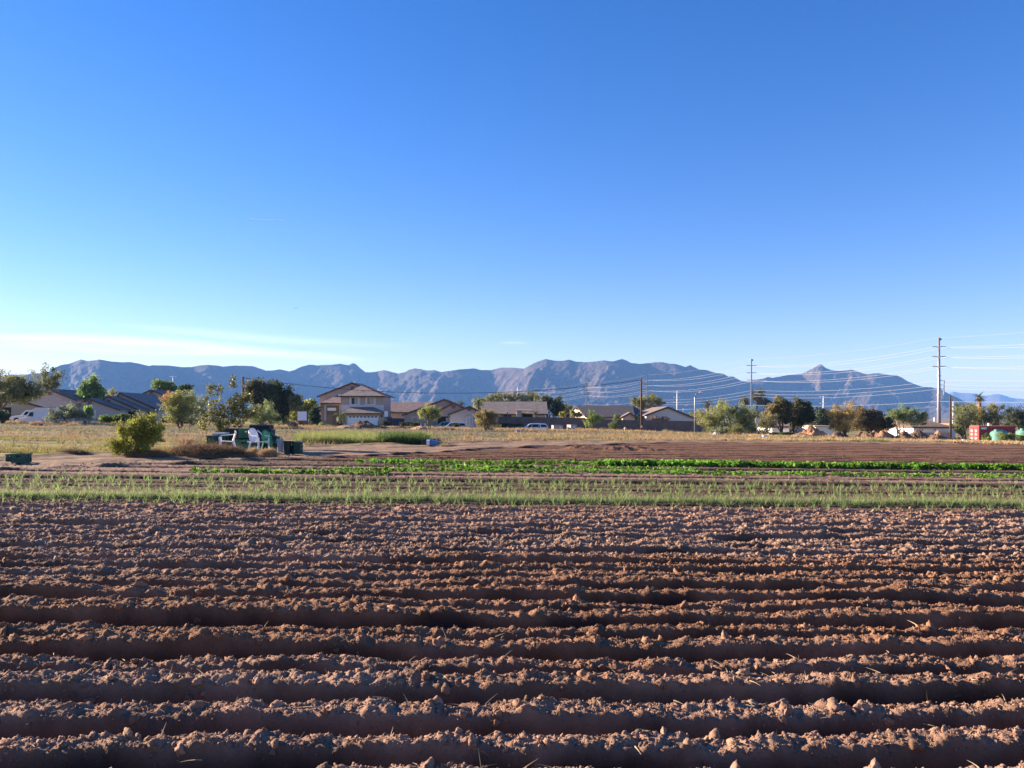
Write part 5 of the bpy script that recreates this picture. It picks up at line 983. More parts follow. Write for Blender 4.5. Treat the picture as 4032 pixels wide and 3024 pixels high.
for li, (z, w) in enumerate(DIS): wire('%s of the three wires below the crossarms' % ('highest', 'middle', 'lowest')[li], [(x + .4, y - .3, z - .6 * (k > 2) * (k - 2)) for k, (x, y) in enumerate(PY)], .9, .019)
wire('lowest pale cable of the main line, below the three brackets', [(x, y - .4, 4.35 if k < 2 else 4.9 - .2 * k) for k, (x, y) in enumerate(PY)],   .5, .022)
def wood_pole(label, u, v0, d, r=.15):
    x = X(u, d); g = float(G(x, d)); t = thing('utility_pole', label, 'utility pole', (x, d, g)); b = MB(); b.tube([(x, d, g - .2), (x - .06, d, Z(v0, d))], [r * 1.25, r * .85], 10); b.build('pole', M_WOOD, t, smooth=True)
    c = MB(); c.box(x - .02 + r * .6, x + .1 + r * .6, d - .2, d - .1, Z(v0, d) - .8, Z(v0, d) - .4); c.build('bracket', M_GALV, t)
    if d == 108: c = MB(); c.box(x - .09, x + .09, d - r - .07, d - r - .04, Z(1684, d), Z(1676, d)); c.build('tag_plate', M_WHITE, t)
    return (x, d, Z(v0, d) - .1)
w1 = wood_pole('brown wooden pole behind the sapling and big dark tree', 958, 1484, 106)
w2 = wood_pole('tall brown wooden pole in front of the block wall in the middle right', 2526, 1490, 108, .135)
w3 = wood_pole('brown wooden pole right of the big steel pole', 3743, 1556, 115, .15)
b = MB(); P = []; a, e = Vector(w1), Vector(w2) + Vector((0, 0, -.1))
for k in range(41): f = k / 40; q = a.lerp(e, f); q.z -= 4 * 2.0 * f * (1 - f); P.append(q)
b.tube(P, .03, 4); tag(b.build('telephone_cable', mat('black_cable', (.03, .03, .04), .6), loc=w1), 'dark sagging cable between the two left wooden poles', 'cable')
def wpole(label, u, v0, v1, d, arms=3):
    x = X(u, d); t = thing('white_power_pole', label, 'power pole', (x, d, Z(v1, d) - 3), 'distant white power poles'); k = d / 560
    b = MB(); b.tube([(x, d, Z(v1, d) - 3), (x, d, Z(v0, d))], [.55 * k, .3 * k], 8); b.build('pole', M_WHITE, t, smooth=True); H = Z(v0, d) - Z(v1, d)
    for i in range(arms): z = Z(v0, d) - H * (.06 + i * (.26 if arms > 2 else .45)); a = MB(); a.tube([(x - 2.4 * k, d, z + .2), (x, d, z - .3), (x + 2.4 * k, d, z + .2)], .25 * k, 6); a.build('crossarm', M_WHITE, t)
wpole('distant white power pole between the grey gable and the street lamp', 2666, 1540, 1616, 560)
wpole('distant white power pole right of the dark shade trees', 3242, 1559, 1616, 620, 2)
wpole('distant white power pole above the background trees in the middle', 2038, 1522, 1556, 640, 2)
wpole('distant white power pole just right of the right brown pole', 3753, 1582, 1660, 560, 2)
wpole('faint distant power pole above the round green treetop on the left', 681, 1481, 1510, 700, 1)
def lamp(label, u, v0, vb, d, hw):
    x = X(u, d); g = float(G(x, d)) if vb is None else Z(vb, d); t = thing('street_lamp', label, 'street lamp', (x, d, g)); zt = Z(v0, d); k = hw
    b = MB(); b.tube([(x, d, g - .2), (x, d, zt - 1.0 * k), (x + .12 * k, d, zt - .3 * k), (x + .45 * k, d, zt - .03 * k), (x + .9 * k, d, zt)], [.12, .09, .07, .06, .05], 8); b.build('pole', M_GALV, t, smooth=True)
    h_ = MB(); h_.prism([(x + .8 * k, zt - .04), (x + 1.45 * k, zt - .06), (x + 1.5 * k, zt + .06), (x + 1.1 * k, zt + .16), (x + .8 * k, zt + .08)], d - .13, d + .13); h_.build('lamp_head', M_WHITE, t)
lamp('tall galvanised street lamp with a curved arm at the right end of the block wall', 2736, 1545, None, 112, .75)
lamp('smaller distant street lamp left of the tall one', 2690, 1597, 1640, 250, 1.0)

# ---------------------------------------------------------------- vehicles
M_TYRE = mat('tyre_rubber', (.02, .02, .02), .85, .1); M_RIM = mat('alloy_rim', (.5, .5, .52), .35, .05, metal=.7); M_CARG = mat('dark_car_glass', (.012, .014, .018), .12, .05, spec=.5); M_BLACKP = mat('black_plastic', (.03, .03, .03), .6, .1)
def car(name, label, cat, u0, vroof, d, lng, body_poly, cab_poly, wins, wheels, paint, H, W=1.9, rw=.37, group=None, flip=False, zb=None, scale=1.0):
    x0 = X(u0, d); t = thing(name, label, cat, (x0 + lng / 2, d, 0)); g = (Z(vroof, d) - H * scale) if zb is None else zb; t.location.z = g
    P = lambda q: [(x0 + p[0] * scale, g + p[1] * scale) for p in q]; y0, y1 = d, d + W
    b = MB(); b.prism(P(body_poly), y0, y1); bo = b.build('body', paint, t)
    m = bo.modifiers.new('bevel', 'BEVEL'); m.width = .06; m.segments = 2; m.limit_method = 'ANGLE'
    zc = min(p[1] for p in cab_poly); b = MB(); b.prism(P(cab_poly), y0 + .04, y1 - .04, w=lambda x, z: 1 - .16 * max(0, (z - g) / scale - zc) / (H - zc)); cb = b.build('cabin', paint, t); m = cb.modifiers.new('bevel', 'BEVEL'); m.width = .05; m.segments = 2
    for q in wins:
        b = MB(); n = len(q)
        def yy(z): return y0 + .04 + (W / 2 - .04) * .16 * max(0, z - zc) / (H - zc) - .012
        vs = [(x0 + p[0] * scale, yy(p[1]), g + p[1] * scale) for p in q]; vs += [(p[0], p[1] + .03, p[2]) for p in vs]; b.add(vs, [tuple(range(n)), tuple(range(2 * n - 1, n - 1, -1))] + [((i + 1) % n, i, i + n, (i + 1) % n + n) for i in range(n)]); b.build('window', M_CARG, t)
    for wx in wheels:
        cx = x0 + wx * scale; cz = g + rw * scale
        for s, yy_ in ((0, y0), (1, y1)):
            o_ = -1 if s == 0 else 1
            if s == 0: a = MB(); a.tube([(cx, y0 - .006, cz + .02), (cx, y0 + .1, cz + .02)], (rw + .07) * scale, 20); a.build('wheel_arch', M_BLACKP, t)
            a = MB(); a.tube([(cx, yy_ + o_ * .03, cz), (cx, yy_ - o_ * .2, cz)], rw * scale, 20); wo = a.build('wheel', M_TYRE, t)
            a = MB(); a.tube([(cx, yy_ + o_ * .045, cz), (cx, yy_ + o_ * .0, cz)], rw * .62 * scale, 12); a.build('rim', M_RIM, wo)
    hx = x0 + (.02 * scale); a = MB(); a.box(hx - .01, hx + .42, y0 - .012, y0 + .2, g + .68 * scale, g + .86 * scale); a.build('headlight', mat('headlight', (.7, .7, .7), .15, spec=.8), t)
    a = MB(); a.box(x0 + (lng - .22) * scale, x0 + (lng + .015) * scale, y0 - .012, y0 + .2, g + .85 * scale, g + 1.1 * scale); a.build('taillight', mat('taillight', (.35, .02, .02), .2, spec=.6), t)
    mi = [q for q in wins][0]; a = MB(); a.box(x0 + mi[0][0] * scale + .05, x0 + mi[0][0] * scale + .22, y0 - .2, y0 - .01, g + mi[0][1] * scale + .02, g + mi[0][1] * scale + .18); a.build('wing_mirror', paint, t)
    for bx_, bw in ((-.02, .25), (lng - .2, .22)): a = MB(); a.box(x0 + bx_ * scale, x0 + (bx_ + bw) * scale, y0 - .008, y1 + .008, g + .3 * scale, g + .55 * scale); a.build('bumper', M_BLACKP, t)
    a = MB(); a.box(x0 + (lng * .36) * scale, x0 + (lng * .36 + .008) * scale, y0 - .004, y0 + .01, g + .42, g + 1.0); a.box(x0 + (lng * .56) * scale, x0 + (lng * .56 + .008) * scale, y0 - .004, y0 + .01, g + .42, g + 1.0); a.build('door_gaps', M_BLACKP, t)
    return t
SUVB = [(.02, .35), (5.0, .35), (5.02, .9), (4.98, 1.12), (1.35, 1.12), (.5, 1.02), (.08, .88), (0, .6)]
SUVC = [(1.1, 1.08), (4.97, 1.08), (4.86, 1.45), (4.55, 1.74), (3.6, 1.79), (2.35, 1.76), (2.0, 1.66)]
SUVW = [[(1.62, 1.14), (2.4, 1.14), (2.4, 1.62), (2.12, 1.6)], [(2.47, 1.14), (3.45, 1.14), (3.45, 1.64), (2.47, 1.63)], [(3.52, 1.14), (3.72, 1.14), (3.6, 1.62), (3.52, 1.63)], [(3.86, 1.2), (4.78, 1.22), (4.6, 1.56), (3.78, 1.62)]]
car('parked_car', 'silver-white SUV parked side-on in front of the dark block wall', 'car', 2032, 1667, 119, 5.0, SUVB, SUVC, SUVW, (.98, 4.0), mat('silver_paint', (.62, .66, .74), .25, .03, spec=.6), 1.78)
a = MB()
car('parked_car', 'small white and grey car behind the brush left of the small gable', 'car', 1728, 1663, 118, 4.2, [(p[0] * .84, p[1] * .92) for p in SUVB], [(p[0] * .84, p[1] * .92) for p in SUVC], [[(p[0] * .84, p[1] * .92) for p in q] for q in SUVW], (.82, 3.36), mat('white_grey_paint', (.55, .56, .58), .3, .03, spec=.5), 1.62, W=1.8, rw=.33)
car('parked_car', 'blue-green car half hidden behind the small twin-trunk palo verde', 'car', 1694, 1660, 121, 4.4, [(p[0] * .88, p[1] * .92) for p in SUVB], [(p[0] * .88, p[1] * .92) for p in SUVC], [[(p[0] * .88, p[1] * .92) for p in q] for q in SUVW], (.86, 3.5), mat('teal_paint', (.08, .16, .22), .25, .03, spec=.6), 1.62, W=1.8, rw=.33)
VB = [(.02, .4), (6.2, .4), (6.25, 1.25), (1.3, 1.3), (.35, 1.12), (.02, .95)]
VC = [(.95, 1.2), (6.24, 1.2), (6.2, 2.45), (2.45, 2.5), (2.0, 2.3), (1.5, 1.8)]
car('white_van', 'white high-roofed van parked at the left behind the shrubs', 'van', 62, 1605, 97, 6.2, VB, VC, [[(1.35, 1.4), (2.15, 1.4), (2.15, 1.95), (1.75, 1.95)]], (1.0, 5.0), mat('van_white', (.75, .76, .80), .4, .03), 2.5, W=2.0, rw=.36)
car('pickup_cab', 'white pickup truck mostly hidden behind the bonnet of the white van', 'truck', 36, 1615, 103, 5.2, [(p[0] * 1.03, p[1]) for p in SUVB], [(1.4, 1.08), (3.4, 1.08), (3.2, 1.8), (2.1, 1.8)], [[(1.75, 1.15), (2.5, 1.15), (2.5, 1.62), (2.15, 1.62)], [(2.6, 1.15), (3.15, 1.15), (3.05, 1.62), (2.6, 1.62)]], (1.0, 4.1), mat('pickup_white', (.7, .72, .76), .35, .03), 1.8)

# ---------------------------------------------------------------- container, tanks
M_RED = mat('red_container_paint', (.40, .055, .045), .55, .22, 1.5, .2); M_RED_SHADE = mat('shaded_red_container_paint', (.24, .03, .035), .55, .2, 1.5, .2)  # darker red paints the shade of the long side into its colour
def container():
    d = 86; x0, x1 = X(3854, d), X(3998, d); zt = Z(1677, d); zb = Z(1741, d); w = 1.75; t = thing('shipping_container', 'red corrugated shipping container at the right edge of the field', 'shipping container', (x0, d, zb))
    b = MB(); n = 40
    vs, fs = [], []
    for i in range(n + 1):
        x = x0 + .1 + (x1 - x0 - .2) * i / n; y = d + (.0 if (i // 1) % 4 in (0, 1) else .05); vs += [(x, y, zb + .1), (x, y, zt - .08)]
    fs = [(2 * i, 2 * i + 2, 2 * i + 3, 2 * i + 1) for i in range(n)]; b.add(vs, fs); b.box(x0 + .1, x1 - .1, d + .06, d + w, zb + .05, zt - .03); b.build('side_wall', M_RED_SHADE, t)
    f = MB()
    for xx in (x0, x1 - .12):
        for yy in (d - .02, d + w - .1): f.box(xx, xx + .12, yy, yy + .12, zb, zt)
    f.box(x0 + .12, x1 - .12, d - .015, d + .08, zt - .12, zt).box(x0 + .12, x1 - .12, d - .015, d + .08, zb, zb + .12); f.box(x0, x0 + .12, d + .1, d + w - .1, zt - .1, zt - .003).box(x0, x0 + .12, d + .1, d + w - .1, zb, zb + .1); f.build('frame', M_RED, t)
    MB().box(x0 + .1, x1 - .1, d + .05, d + w - .05, zt - .02, zt + .01).build('roof', mat('dusty_roof', (.42, .30, .22), .9, .2, 2), t)
    for k in (0, 1):
        y0 = d + .1 + k * (w - .2) / 2; y1 = y0 + (w - .2) / 2 - .02; q = MB(); q.box(x0 - .02, x0 + .04, y0, y1, zb + .1, zt - .1)
        for z in range(5): q.box(x0 - .045, x0 - .021, y0 + .08, y1 - .08, zb + .2 + z * .42 * (zt - zb) / 2.3, zb + .38 + z * .42 * (zt - zb) / 2.3)
        dr = q.build('door', M_RED, t)
        for s in (.3, .7): r_ = MB(); yy = y0 + (y1 - y0) * s; r_.tube([(x0 - .08, yy, zb + .05), (x0 - .08, yy, zt - .05)], .02, 6); r_.build('locking_bar', M_GALV, dr)
        l_ = MB()
        for zz, hh in ((.62, .28), (.42, .2), (.18, .22)): l_.box(x0 - .056, x0 - .047, y0 + .15, y1 - .2, zb + zz * (zt - zb), zb + (zz + hh * .5) * (zt - zb))
        l_.build('door_stickers', mat('faded_white', (.7, .6, .58), .7, .2, 6), dr)
    MB().box(x0 + .22, x0 + .85, d - .03, d - .016, zt - .38, zt - .16).build('side_sticker', mat('sticker_grey', (.55, .6, .7), .6), t)
    v = MB(); v.tube([(X(3911, d), d + .8, zt), (X(3911, d), d + .8, zt + .3)], .12, 10); v.build('roof_vent', M_WHITE, t)
container()
def tank(label, uc, v0, d, r, zb):
    x = X(uc, d); zt = Z(v0, d); t = thing('water_tank', label, 'water tank', (x, d, zb), 'green water tanks'); m = mat('green_polyethylene', (.10, .25, .20), .5, .08, 1.5)
    b = MB(); n = 40; pr = [(r, zb), (r, zt - .42), (r * 1.015, zt - .40), (r * .97, zt - .3), (r * .7, zt - .12), (r * .3, zt - .02)]; prof = [(pr[0])]
    k = 8
    for i in range(k): z = zb + (zt - .42 - zb) * (i + .5) / k; prof += [(r, z - .09), (r * 1.012, z - .03), (r * 1.012, z + .03), (r, z + .09)]
    prof += pr[1:]; vs = [(x + a * math.cos(6.2832 * j / n), d + a * math.sin(6.2832 * j / n), z) for a, z in prof for j in range(n)]
    fs = [(i * n + j, i * n + (j + 1) % n, (i + 1) * n + (j + 1) % n, (i + 1) * n + j) for i in range(len(prof) - 1) for j in range(n)] + [tuple((len(prof) - 1) * n + j for j in range(n))]; b.add(vs, fs); b.build('shell', m, t, smooth=True)
    l = MB(); l.tube([(x - r * .55, d - .3, zt - .25), (x - r * .55, d - .3, zt + .04)], .22, 14); l.build('lid', m, t)
tank('green plastic water tank in front of the red container', 3934, 1692, 83.5, .86, Z(1741, 83.5)); tank('second green water tank cut off by the right edge of the photo', 4036, 1688, 83.5, .86, Z(1741, 83.5))
def simple(name, label, cat, parts, loc, group=None):
    t = thing(name, label, cat, loc, group)
    for nm, mb, m in parts: mb.build(nm, m, t)
    return t
def tub(label, uc, d, r, h, m, name='bucket', lie=False, cat='bucket', band=None):
    x = X(uc, d); g = float(GG(x, d)) + .01; b = MB(); n = 24
    if lie: b.tube([(x - h / 2, d, g + r), (x + h / 2, d, g + r * .92)], [r, r * .86], n)
    else:
        prof = [(r * .82, g), (r, g + h), (r * 1.06, g + h), (r * 1.06, g + h * .93), (r * .94, g + h * .93)]
        vs = [(x + a * math.cos(6.2832 * j / n), d + a * math.sin(6.2832 * j / n), z) for a, z in [(r * .82, g), (r * .99, g + h * .9), (r * 1.06, g + h * .91), (r * 1.06, g + h), (r * .9, g + h), (r * .76, g + .03)] for j in range(n)]
        b.add(vs, [(i * n + j, i * n + (j + 1) % n, (i + 1) * n + (j + 1) % n, (i + 1) * n + j) for i in range(5) for j in range(n)] + [tuple(range(n))[::-1], tuple(5 * n + j for j in range(n))])
    parts = [('body', b, m)]
    if lie: q = MB(); q.tube([(x - h / 2 - .03, d, g + r), (x - h / 2 + .14, d, g + r)], r * 1.04, n); parts.append(('rim', q, band or M_WHITE))
    else: q = MB(); q.tube([(x - r, d, g + h * .9), (x - r * .7, d - r * .8, g + h * .6), (x, d - r * 1.12, g + h * .5), (x + r * .7, d - r * .8, g + h * .6), (x + r, d, g + h * .9)], .008, 5); parts.append(('handle', q, M_GALV))
    return simple(name, label, cat, parts, (x, d, g))
M_BLUE = mat('blue_plastic', (.06, .17, .42), .45, .1, 3)
tub('blue plastic tub lying on its side at the end of the green ditch weeds', 1701, 42.5, .17, .52, M_BLUE, 'plastic_tub', True, 'tub')
d_ = 43.6; simple('drain_pipe', 'dark round pipe mouth beside the white end of the blue tub', 'pipe', [('pipe', MB().tube([(X(1672, d_), d_, .18), (X(1660, d_), d_ + 1.5, .2)], .2, 18), M_DARK), ('rim', MB().tube([(X(1672, d_), d_ - .03, .18), (X(1671, d_), d_ + .08, .18)], .225, 18), M_BLACKP)], (X(1672, d_), d_, 0))
tub('small blue bucket in front of the bonnet of the silver car', 2040, 78, .2, .32, M_BLUE)
tub('pale grey bucket on the dry grass below the shade trees', 3010, 66, .2, .36, mat('pale_plastic', (.55, .58, .68), .5, .05))
tub('small white bucket lying before the lumpy mound by the steel pole', 3719, 72, .11, .34, mat('white_plastic', (.75, .78, .8), .5, .03), lie=True)
tub('white plastic drum lying left of the red container', 3803, 73, .17, .58, mat('white_plastic', (.75, .78, .8)), 'plastic_drum', True, 'drum')
tub('pale blue bucket at the near corner of the red container', 3872, 82, .17, .34, mat('pale_blue_plastic', (.35, .55, .7), .5, .05))
def tarp():
    d = 83; x = X(2812, d); g = float(G(x, d)); A, B = np.meshgrid(np.linspace(-1, 1, 30), np.linspace(-1, 1, 20)); z = np.clip(1 - np.abs(A - .25) * 1.1 - B ** 2 * .6, 0, 1) ** .8 * .42 + .06 * fbm(A * 4, B * 4, 3); i = (np.arange(19)[:, None] * 30 + np.arange(29)[None]).ravel()
    o = np_mesh('tarp', np.stack([(x + A * .42).ravel(), (d + B * .4).ravel(), (g + np.maximum(z, 0) - .01).ravel()], 1), np.stack([i, i + 1, i + 31, i + 30], 1), mat('pale_tarp', (.5, .6, .66), .6, .15, 5, .3), smooth=True, off=(x, d, g)); tag(o, 'crumpled pale blue tarp at the foot of the large palo verde', 'tarp')
tarp()
# small posts by the tanks
for i, (u, v0, hh) in enumerate(((3868, 1733, 0), (3880, 1736, 0), (3929, 1736, 0), (3987, 1737, 0), (4008, 1742, 0), (3906, 1744, 0), (3884, 1737, 0))):
    d = 74 + (i % 3); x = X(u, d); g = float(GG(x, d)); b = MB(); b.prism([(x - .045, g - .05), (x + .045, g - .05), (x + .045, Z(v0, d)), (x, Z(v0, d) + .05), (x - .045, Z(v0, d))], d - .04, d + .04); tag(b.build('wooden_stake', mat('pale_stake', (.5, .42, .27), .9, .2), loc=(x, d, g)), 'short pale wooden stake in the grass before the red container and tanks', 'stake', 'stakes before the red container')
for u, vt in ((1657, 1668), (1675, 1669)):
    d = 89; x = X(u, d); g = float(G(x, d)); b = MB(); b.tube([(x, d, g - .1), (x, d, Z(vt, d))], .035 if u < 1670 else .055, 8); c = MB(); c.tube([(x, d, Z(vt, d)), (x, d, Z(vt, d) + .04)], .06, 8)
    simple('metal_post', 'thin dull metal post, the left of two by the twin-trunk palo verde' if u < 1670 else 'thicker grey metal post, nearer the twin-trunk palo verde', 'post', [('post', b, mat('dull_steel', (.3, .3, .31), .6, .1, metal=.3)), ('cap', c, M_GALV)], (x, d, g))
# signs
d = 100; x0, x1 = X(1171, d), X(1208, d); z0, z1 = Z(1656, d), Z(1620, d); g = float(G(x0, d))
fr = MB(); fr.box(x0 - .08, x1 + .08, d + .0, d + .06, z0 - .08, z0).box(x0 - .08, x1 + .08, d, d + .06, z1, z1 + .08).box(x0 - .08, x0, d, d + .06, z0, z1).box(x1, x1 + .08, d, d + .06, z0, z1)
lg = MB(); lg.box(x1 - .02, x1 + .1, d + .065, d + .16, g - .2, z1); lg2 = MB(); lg2.box(x0 - .1, x0 + .02, d + .065, d + .16, g - .2, z1); br = mat('red_brown_timber', (.12, .045, .035), .8, .2)
simple('blank_sign', 'blank white square sign board on brown legs left of the two-storey house', 'sign', [('panel', MB().box(x0, x1, d + .01, d + .05, z0, z1), mat('blank_panel', (.72, .74, .84), .5, .03)), ('frame', fr, br), ('leg', lg, br), ('leg', lg2, br)], (x0, d, g))
d = 118; x0, x1 = X(1513, d), X(1528, d); z0, z1 = Z(1641, d), Z(1619, d); g = float(G(x0, d))
simple('white_board', 'white two-panel board on a dark post right of the white garage', 'board', [('panel', MB().box(x0, (x0 + x1) / 2 - .01, d, d + .04, z0, z1), M_WHITE), ('panel', MB().box((x0 + x1) / 2 + .01, x1, d, d + .04, z0, z1), M_WHITE), ('post', MB().box(x1 + .42, x1 + .52, d + .05, d + .15, g - .2, z0), M_BLACKP), ('bracket', MB().box(x0, x1 + .52, d + .05, d + .12, z0 - .12, z0 - .02), M_BLACKP)], (x0, d, g))
d = 89; x0, x1 = X(2975, d), X(2989, d); z0, z1 = Z(1667, d), Z(1648, d); g = float(G(x0, d))
simple('road_sign', 'back of a small pale grey-blue road sign left of the browning shade tree', 'sign', [('panel', MB().box(x0, x1, d, d + .03, z0, z1), mat('sign_back', (.42, .5, .5), .5, .05)), ('post', MB().tube([((x0 + x1) / 2, d + .06, g - .1), ((x0 + x1) / 2, d + .06, z1)], .03, 6), M_GALV)], (x0, d, g))
# utility boxes
for (u0, u1, u2, v0, lab) in ((2172, 2180, 2217, 1674, 'larger grey-brown utility box with a sunlit left side, nearest the silver car'), (2233, 2248, 2271, 1672, 'smaller grey-brown utility box right of the larger one')):
    d = 115; x0, x1 = X(u1, d), X(u2, d); zt = Z(v0, d); g = float(G(x0, d)); xl = X(u0, d + .6)
    simple('utility_box', lab, 'utility box', [('cabinet', MB().hexa([(x0, d, g - .1), (x1, d, g - .1), (x1 - .2, d + 1.3, g - .1), (xl, d + 1.1, g - .1), (x0, d, zt - .05), (x1, d, zt - .05), (x1 - .2, d + 1.3, zt - .05), (xl, d + 1.1, zt - .05)]), mat('utility_paint', (.36, .30, .28), .7, .1)), ('lid', MB().hexa([(x0 - .04, d - .04, zt - .046), (x1 + .04, d - .04, zt - .046), (x1 - .16, d + 1.34, zt - .046), (xl - .04, d + 1.14, zt - .046), (x0 - .04, d - .04, zt), (x1 + .04, d - .04, zt), (x1 - .16, d + 1.34, zt), (xl - .04, d + 1.14, zt)]), mat('utility_lid', (.30, .25, .23), .7, .1)), ('label_plate', MB().box(x1 - .5, x1 - .22, d - .012, d - .002, zt - .42, zt - .22), M_WHITE)], (x0, d, g))
# hydrant
def hydrant():
    d = 96; x = X(2461, d); g = float(G(x, d)); zt = Z(1682, d); h = zt - g; n = 14; b = MB(); prof = [(.16, g), (.16, g + .06), (.10, g + .08), (.10, g + h * .62), (.13, g + h * .66), (.12, g + h * .85), (.06, g + h * .96), (.03, zt)]
    b.add([(x + a * math.cos(6.2832 * j / n), d + a * math.sin(6.2832 * j / n), z) for a, z in prof for j in range(n)], [(i * n + j, i * n + (j + 1) % n, (i + 1) * n + (j + 1) % n, (i + 1) * n + j) for i in range(7) for j in range(n)])
    y = mat('pale_yellow_paint', (.7, .55, .35), .5, .08); simple('fire_hydrant', 'pale yellow fire hydrant on the grass left of the brown pole', 'fire hydrant', [('barrel', b, y), ('nozzle', MB().tube([(x, d, g + h * .7), (x + .24, d, g + h * .7)], .06, 8), y), ('nozzle', MB().tube([(x - .2, d, g + h * .7), (x, d, g + h * .7)], .06, 8), y)], (x, d, g))
hydrant()

# ---------------------------------------------------------------- crates, bins and chairs by the track
M_CG = mat('dark_green_plastic', (.012, .075, .055), .5, .15, 3); M_CB = mat('black_green_plastic', (.012, .025, .03), .55, .15, 3); M_CD = mat('teal_green_plastic', (.02, .13, .09), .45, .1, 3); M_GRB = mat('grey_tub_plastic', (.36, .40, .46), .5, .08, 3)
def zX(a, d): return X(780 + a * .208, d)
def zZ(a, d): return Z(1600 + a * .208, d)
CR_G = 'plastic crates piled by the sapling'
def crate(label, x0, x1, z0, z1, d, dep, m, lid=False, rot=0.0, ribs=5, group=CR_G, name='plastic_crate', tag_=False, rimm=None, tilt=0.0):
    """slightly tapered crate with rim, corner posts, ribs and a hand hole in every side"""
    cx = (x0 + x1) / 2; w = (x1 - x0) / 2; h = z1 - z0; t = thing(name, label, 'crate', (cx, d, z0), group); t.rotation_euler = (0, tilt, rot); hd = dep / 2
    b = MB(); k = .93; tk = .015; L0 = 0
    b.hexa([(-w * k, -hd * k, 0), (w * k, -hd * k, 0), (w * k, hd * k, 0), (-w * k, hd * k, 0), (-w * k, -hd * k, .02), (w * k, -hd * k, .02), (w * k, hd * k, .02), (-w * k, hd * k, .02)])
    def wall(a, c, ax):      # a: outward offset side
        hz0, hz1 = h * .66, h * .82
        for (f0, f1, za, zb) in ((-1, 1, .02, hz0), (-1, -.3, hz0, hz1), (.3, 1, hz0, hz1), (-1, 1, hz1, h - .03)):
            def pt(f, z, o):
                s = k + (1 - k) * z / h
                return ((f * w * s, c * (hd * s - o), z) if ax == 'y' else (c * (w * s - o), f * hd * s * .995, z))
            b.hexa([pt(f0, za, 0), pt(f1, za, 0), pt(f1, za, tk), pt(f0, za, tk), pt(f0, zb, 0), pt(f1, zb, 0), pt(f1, zb, tk), pt(f0, zb, tk)])
    for c in (-1, 1): wall(0, c, 'y'); wall(0, c, 'x')
    b.build('body', m, t, world=False)
    r = MB(); e = .02
    r.box(-w - e, w + e, -hd - e, -hd + .012, h - .035, h).box(-w - e, w + e, hd - .012, hd + e, h - .035, h).box(-w - e, -w + .012, -hd + .012, hd - .012, h - .035, h).box(w - .012, w + e, -hd + .012, hd - .012, h - .035, h); r.build('rim', rimm or m, t, world=False)
    q = MB()
    for i in range(ribs + 1):
        f = -1 + 2 * i / ribs; 
        for c in (-1, 1): q.box(f * w * .95 - .009, f * w * .95 + .009, min(c * (hd * .985), c * (hd + .012)), max(c * (hd * .985), c * (hd + .012)), .02, h * .64)
    for f in (-.8, 0, .8):
        for c in (-1, 1): q.box(min(c * w * .985, c * (w + .012)), max(c * w * .985, c * (w + .012)), f * hd - .009, f * hd + .009, .02, h * .64)
    q.build('ribs', m, t, world=False)
    if lid: l = MB(); l.box(-w - .03, w + .03, -hd - .03, hd + .03, h + .002, h + .03); l.box(-w * .8, w * .8, -hd * .8, hd * .8, h + .03, h + .045); l.build('lid', rimm or m, t, world=False)
    if tag_: l = MB(); l.box(w * .45, w * .62, -hd - .022, -hd - .014, h * .78, h * .9); l.build('paper_tag', mat('paper_tag', (.75, .75, .68), .8), t, world=False)
    return t
gC = lambda x, y: float(G(x, y))
def CR(label, a0, a1, b0, b1, d, dep, m, **k): return crate(label, zX(a0, d), zX(a1, d), zZ(b1, d), zZ(b0, d), d + dep / 2, dep, m, **k)
CR('dark green crate on the ground at the far left of the pile', 160, 270, 555, 860, 33.4, .5, M_CG)
CR('dark green tote with a pale rim and lid left of the tilted white chair', 208, 300, 545, 890, 32.6, .45, M_CG, rimm=mat('grey_green_rim', (.2, .28, .26), .5))
CR('green tote with a white lid behind the tilted white chair', 275, 500, 515, 880, 33.2, .5, M_CG, lid=True, rimm=mat('pale_lid', (.55, .6, .62), .4))
CR('black crate at the back of the pile under the left of the top layer', 440, 700, 560, 900, 34.0, .6, M_CB)
CR('black crate in the top layer above the tilted white chair', 522, 745, 420, 558, 34.0, .55, M_CB)
CR('black crate under the green open crate, behind the green front crate', 700, 1060, 600, 900, 33.6, .6, M_CB)
CR('green crate with an open slanting lid on top in the middle of the pile', 745, 985, 440, 600, 33.2, .55, M_CD, rot=.25, lid=True)
CR('large green crate at the front between the two white chairs', 690, 1030, 635, 850, 32.0, .55, mat('mid_green_plastic', (.012, .10, .065), .45, .12, 3), tag_=True, ribs=7)
CR('black crate behind the tall-backed white chair', 1000, 1230, 560, 900, 33.4, .6, M_CB)
CR('dark blue-green crate in the second layer behind the tall-backed white chair', 1020, 1200, 425, 558, 33.6, .55, M_CB)
CR('dark crate in the second layer behind the green chair', 1200, 1385, 440, 600, 33.8, .55, M_CB)
CR('black crate on the ground behind the green chair', 1230, 1400, 602, 900, 33.8, .55, M_CB)
CR('topmost wide black crate crowning the pile', 968, 1352, 345, 438, 34.2, .6, mat('navy_plastic', (.012, .02, .035), .5, .1, 3), ribs=8, rimm=mat('worn_rim', (.12, .15, .17), .5))
CR('small dark crate right of the green chair backrest', 1385, 1485, 570, 900, 33.4, .5, M_CB)
CR('dark green crate stack bottom right, nearest the ditch weeds', 1815, 1930, 800, 905, 31.2, .4, M_CG, ribs=3)
CR('middle crate of the narrow stack at the right end of the pile', 1813, 1932, 735, 798, 31.2, .4, M_CG, ribs=3)
CR('top crate of the narrow stack at the right end, with a pale rim', 1811, 1930, 660, 733, 31.2, .4, M_CG, ribs=3, rimm=mat('grey_green_rim', (.2, .28, .26)))
CR('black crate between the dark bins and the narrow stack', 1740, 1812, 662, 905, 31.4, .4, M_CB, ribs=2)
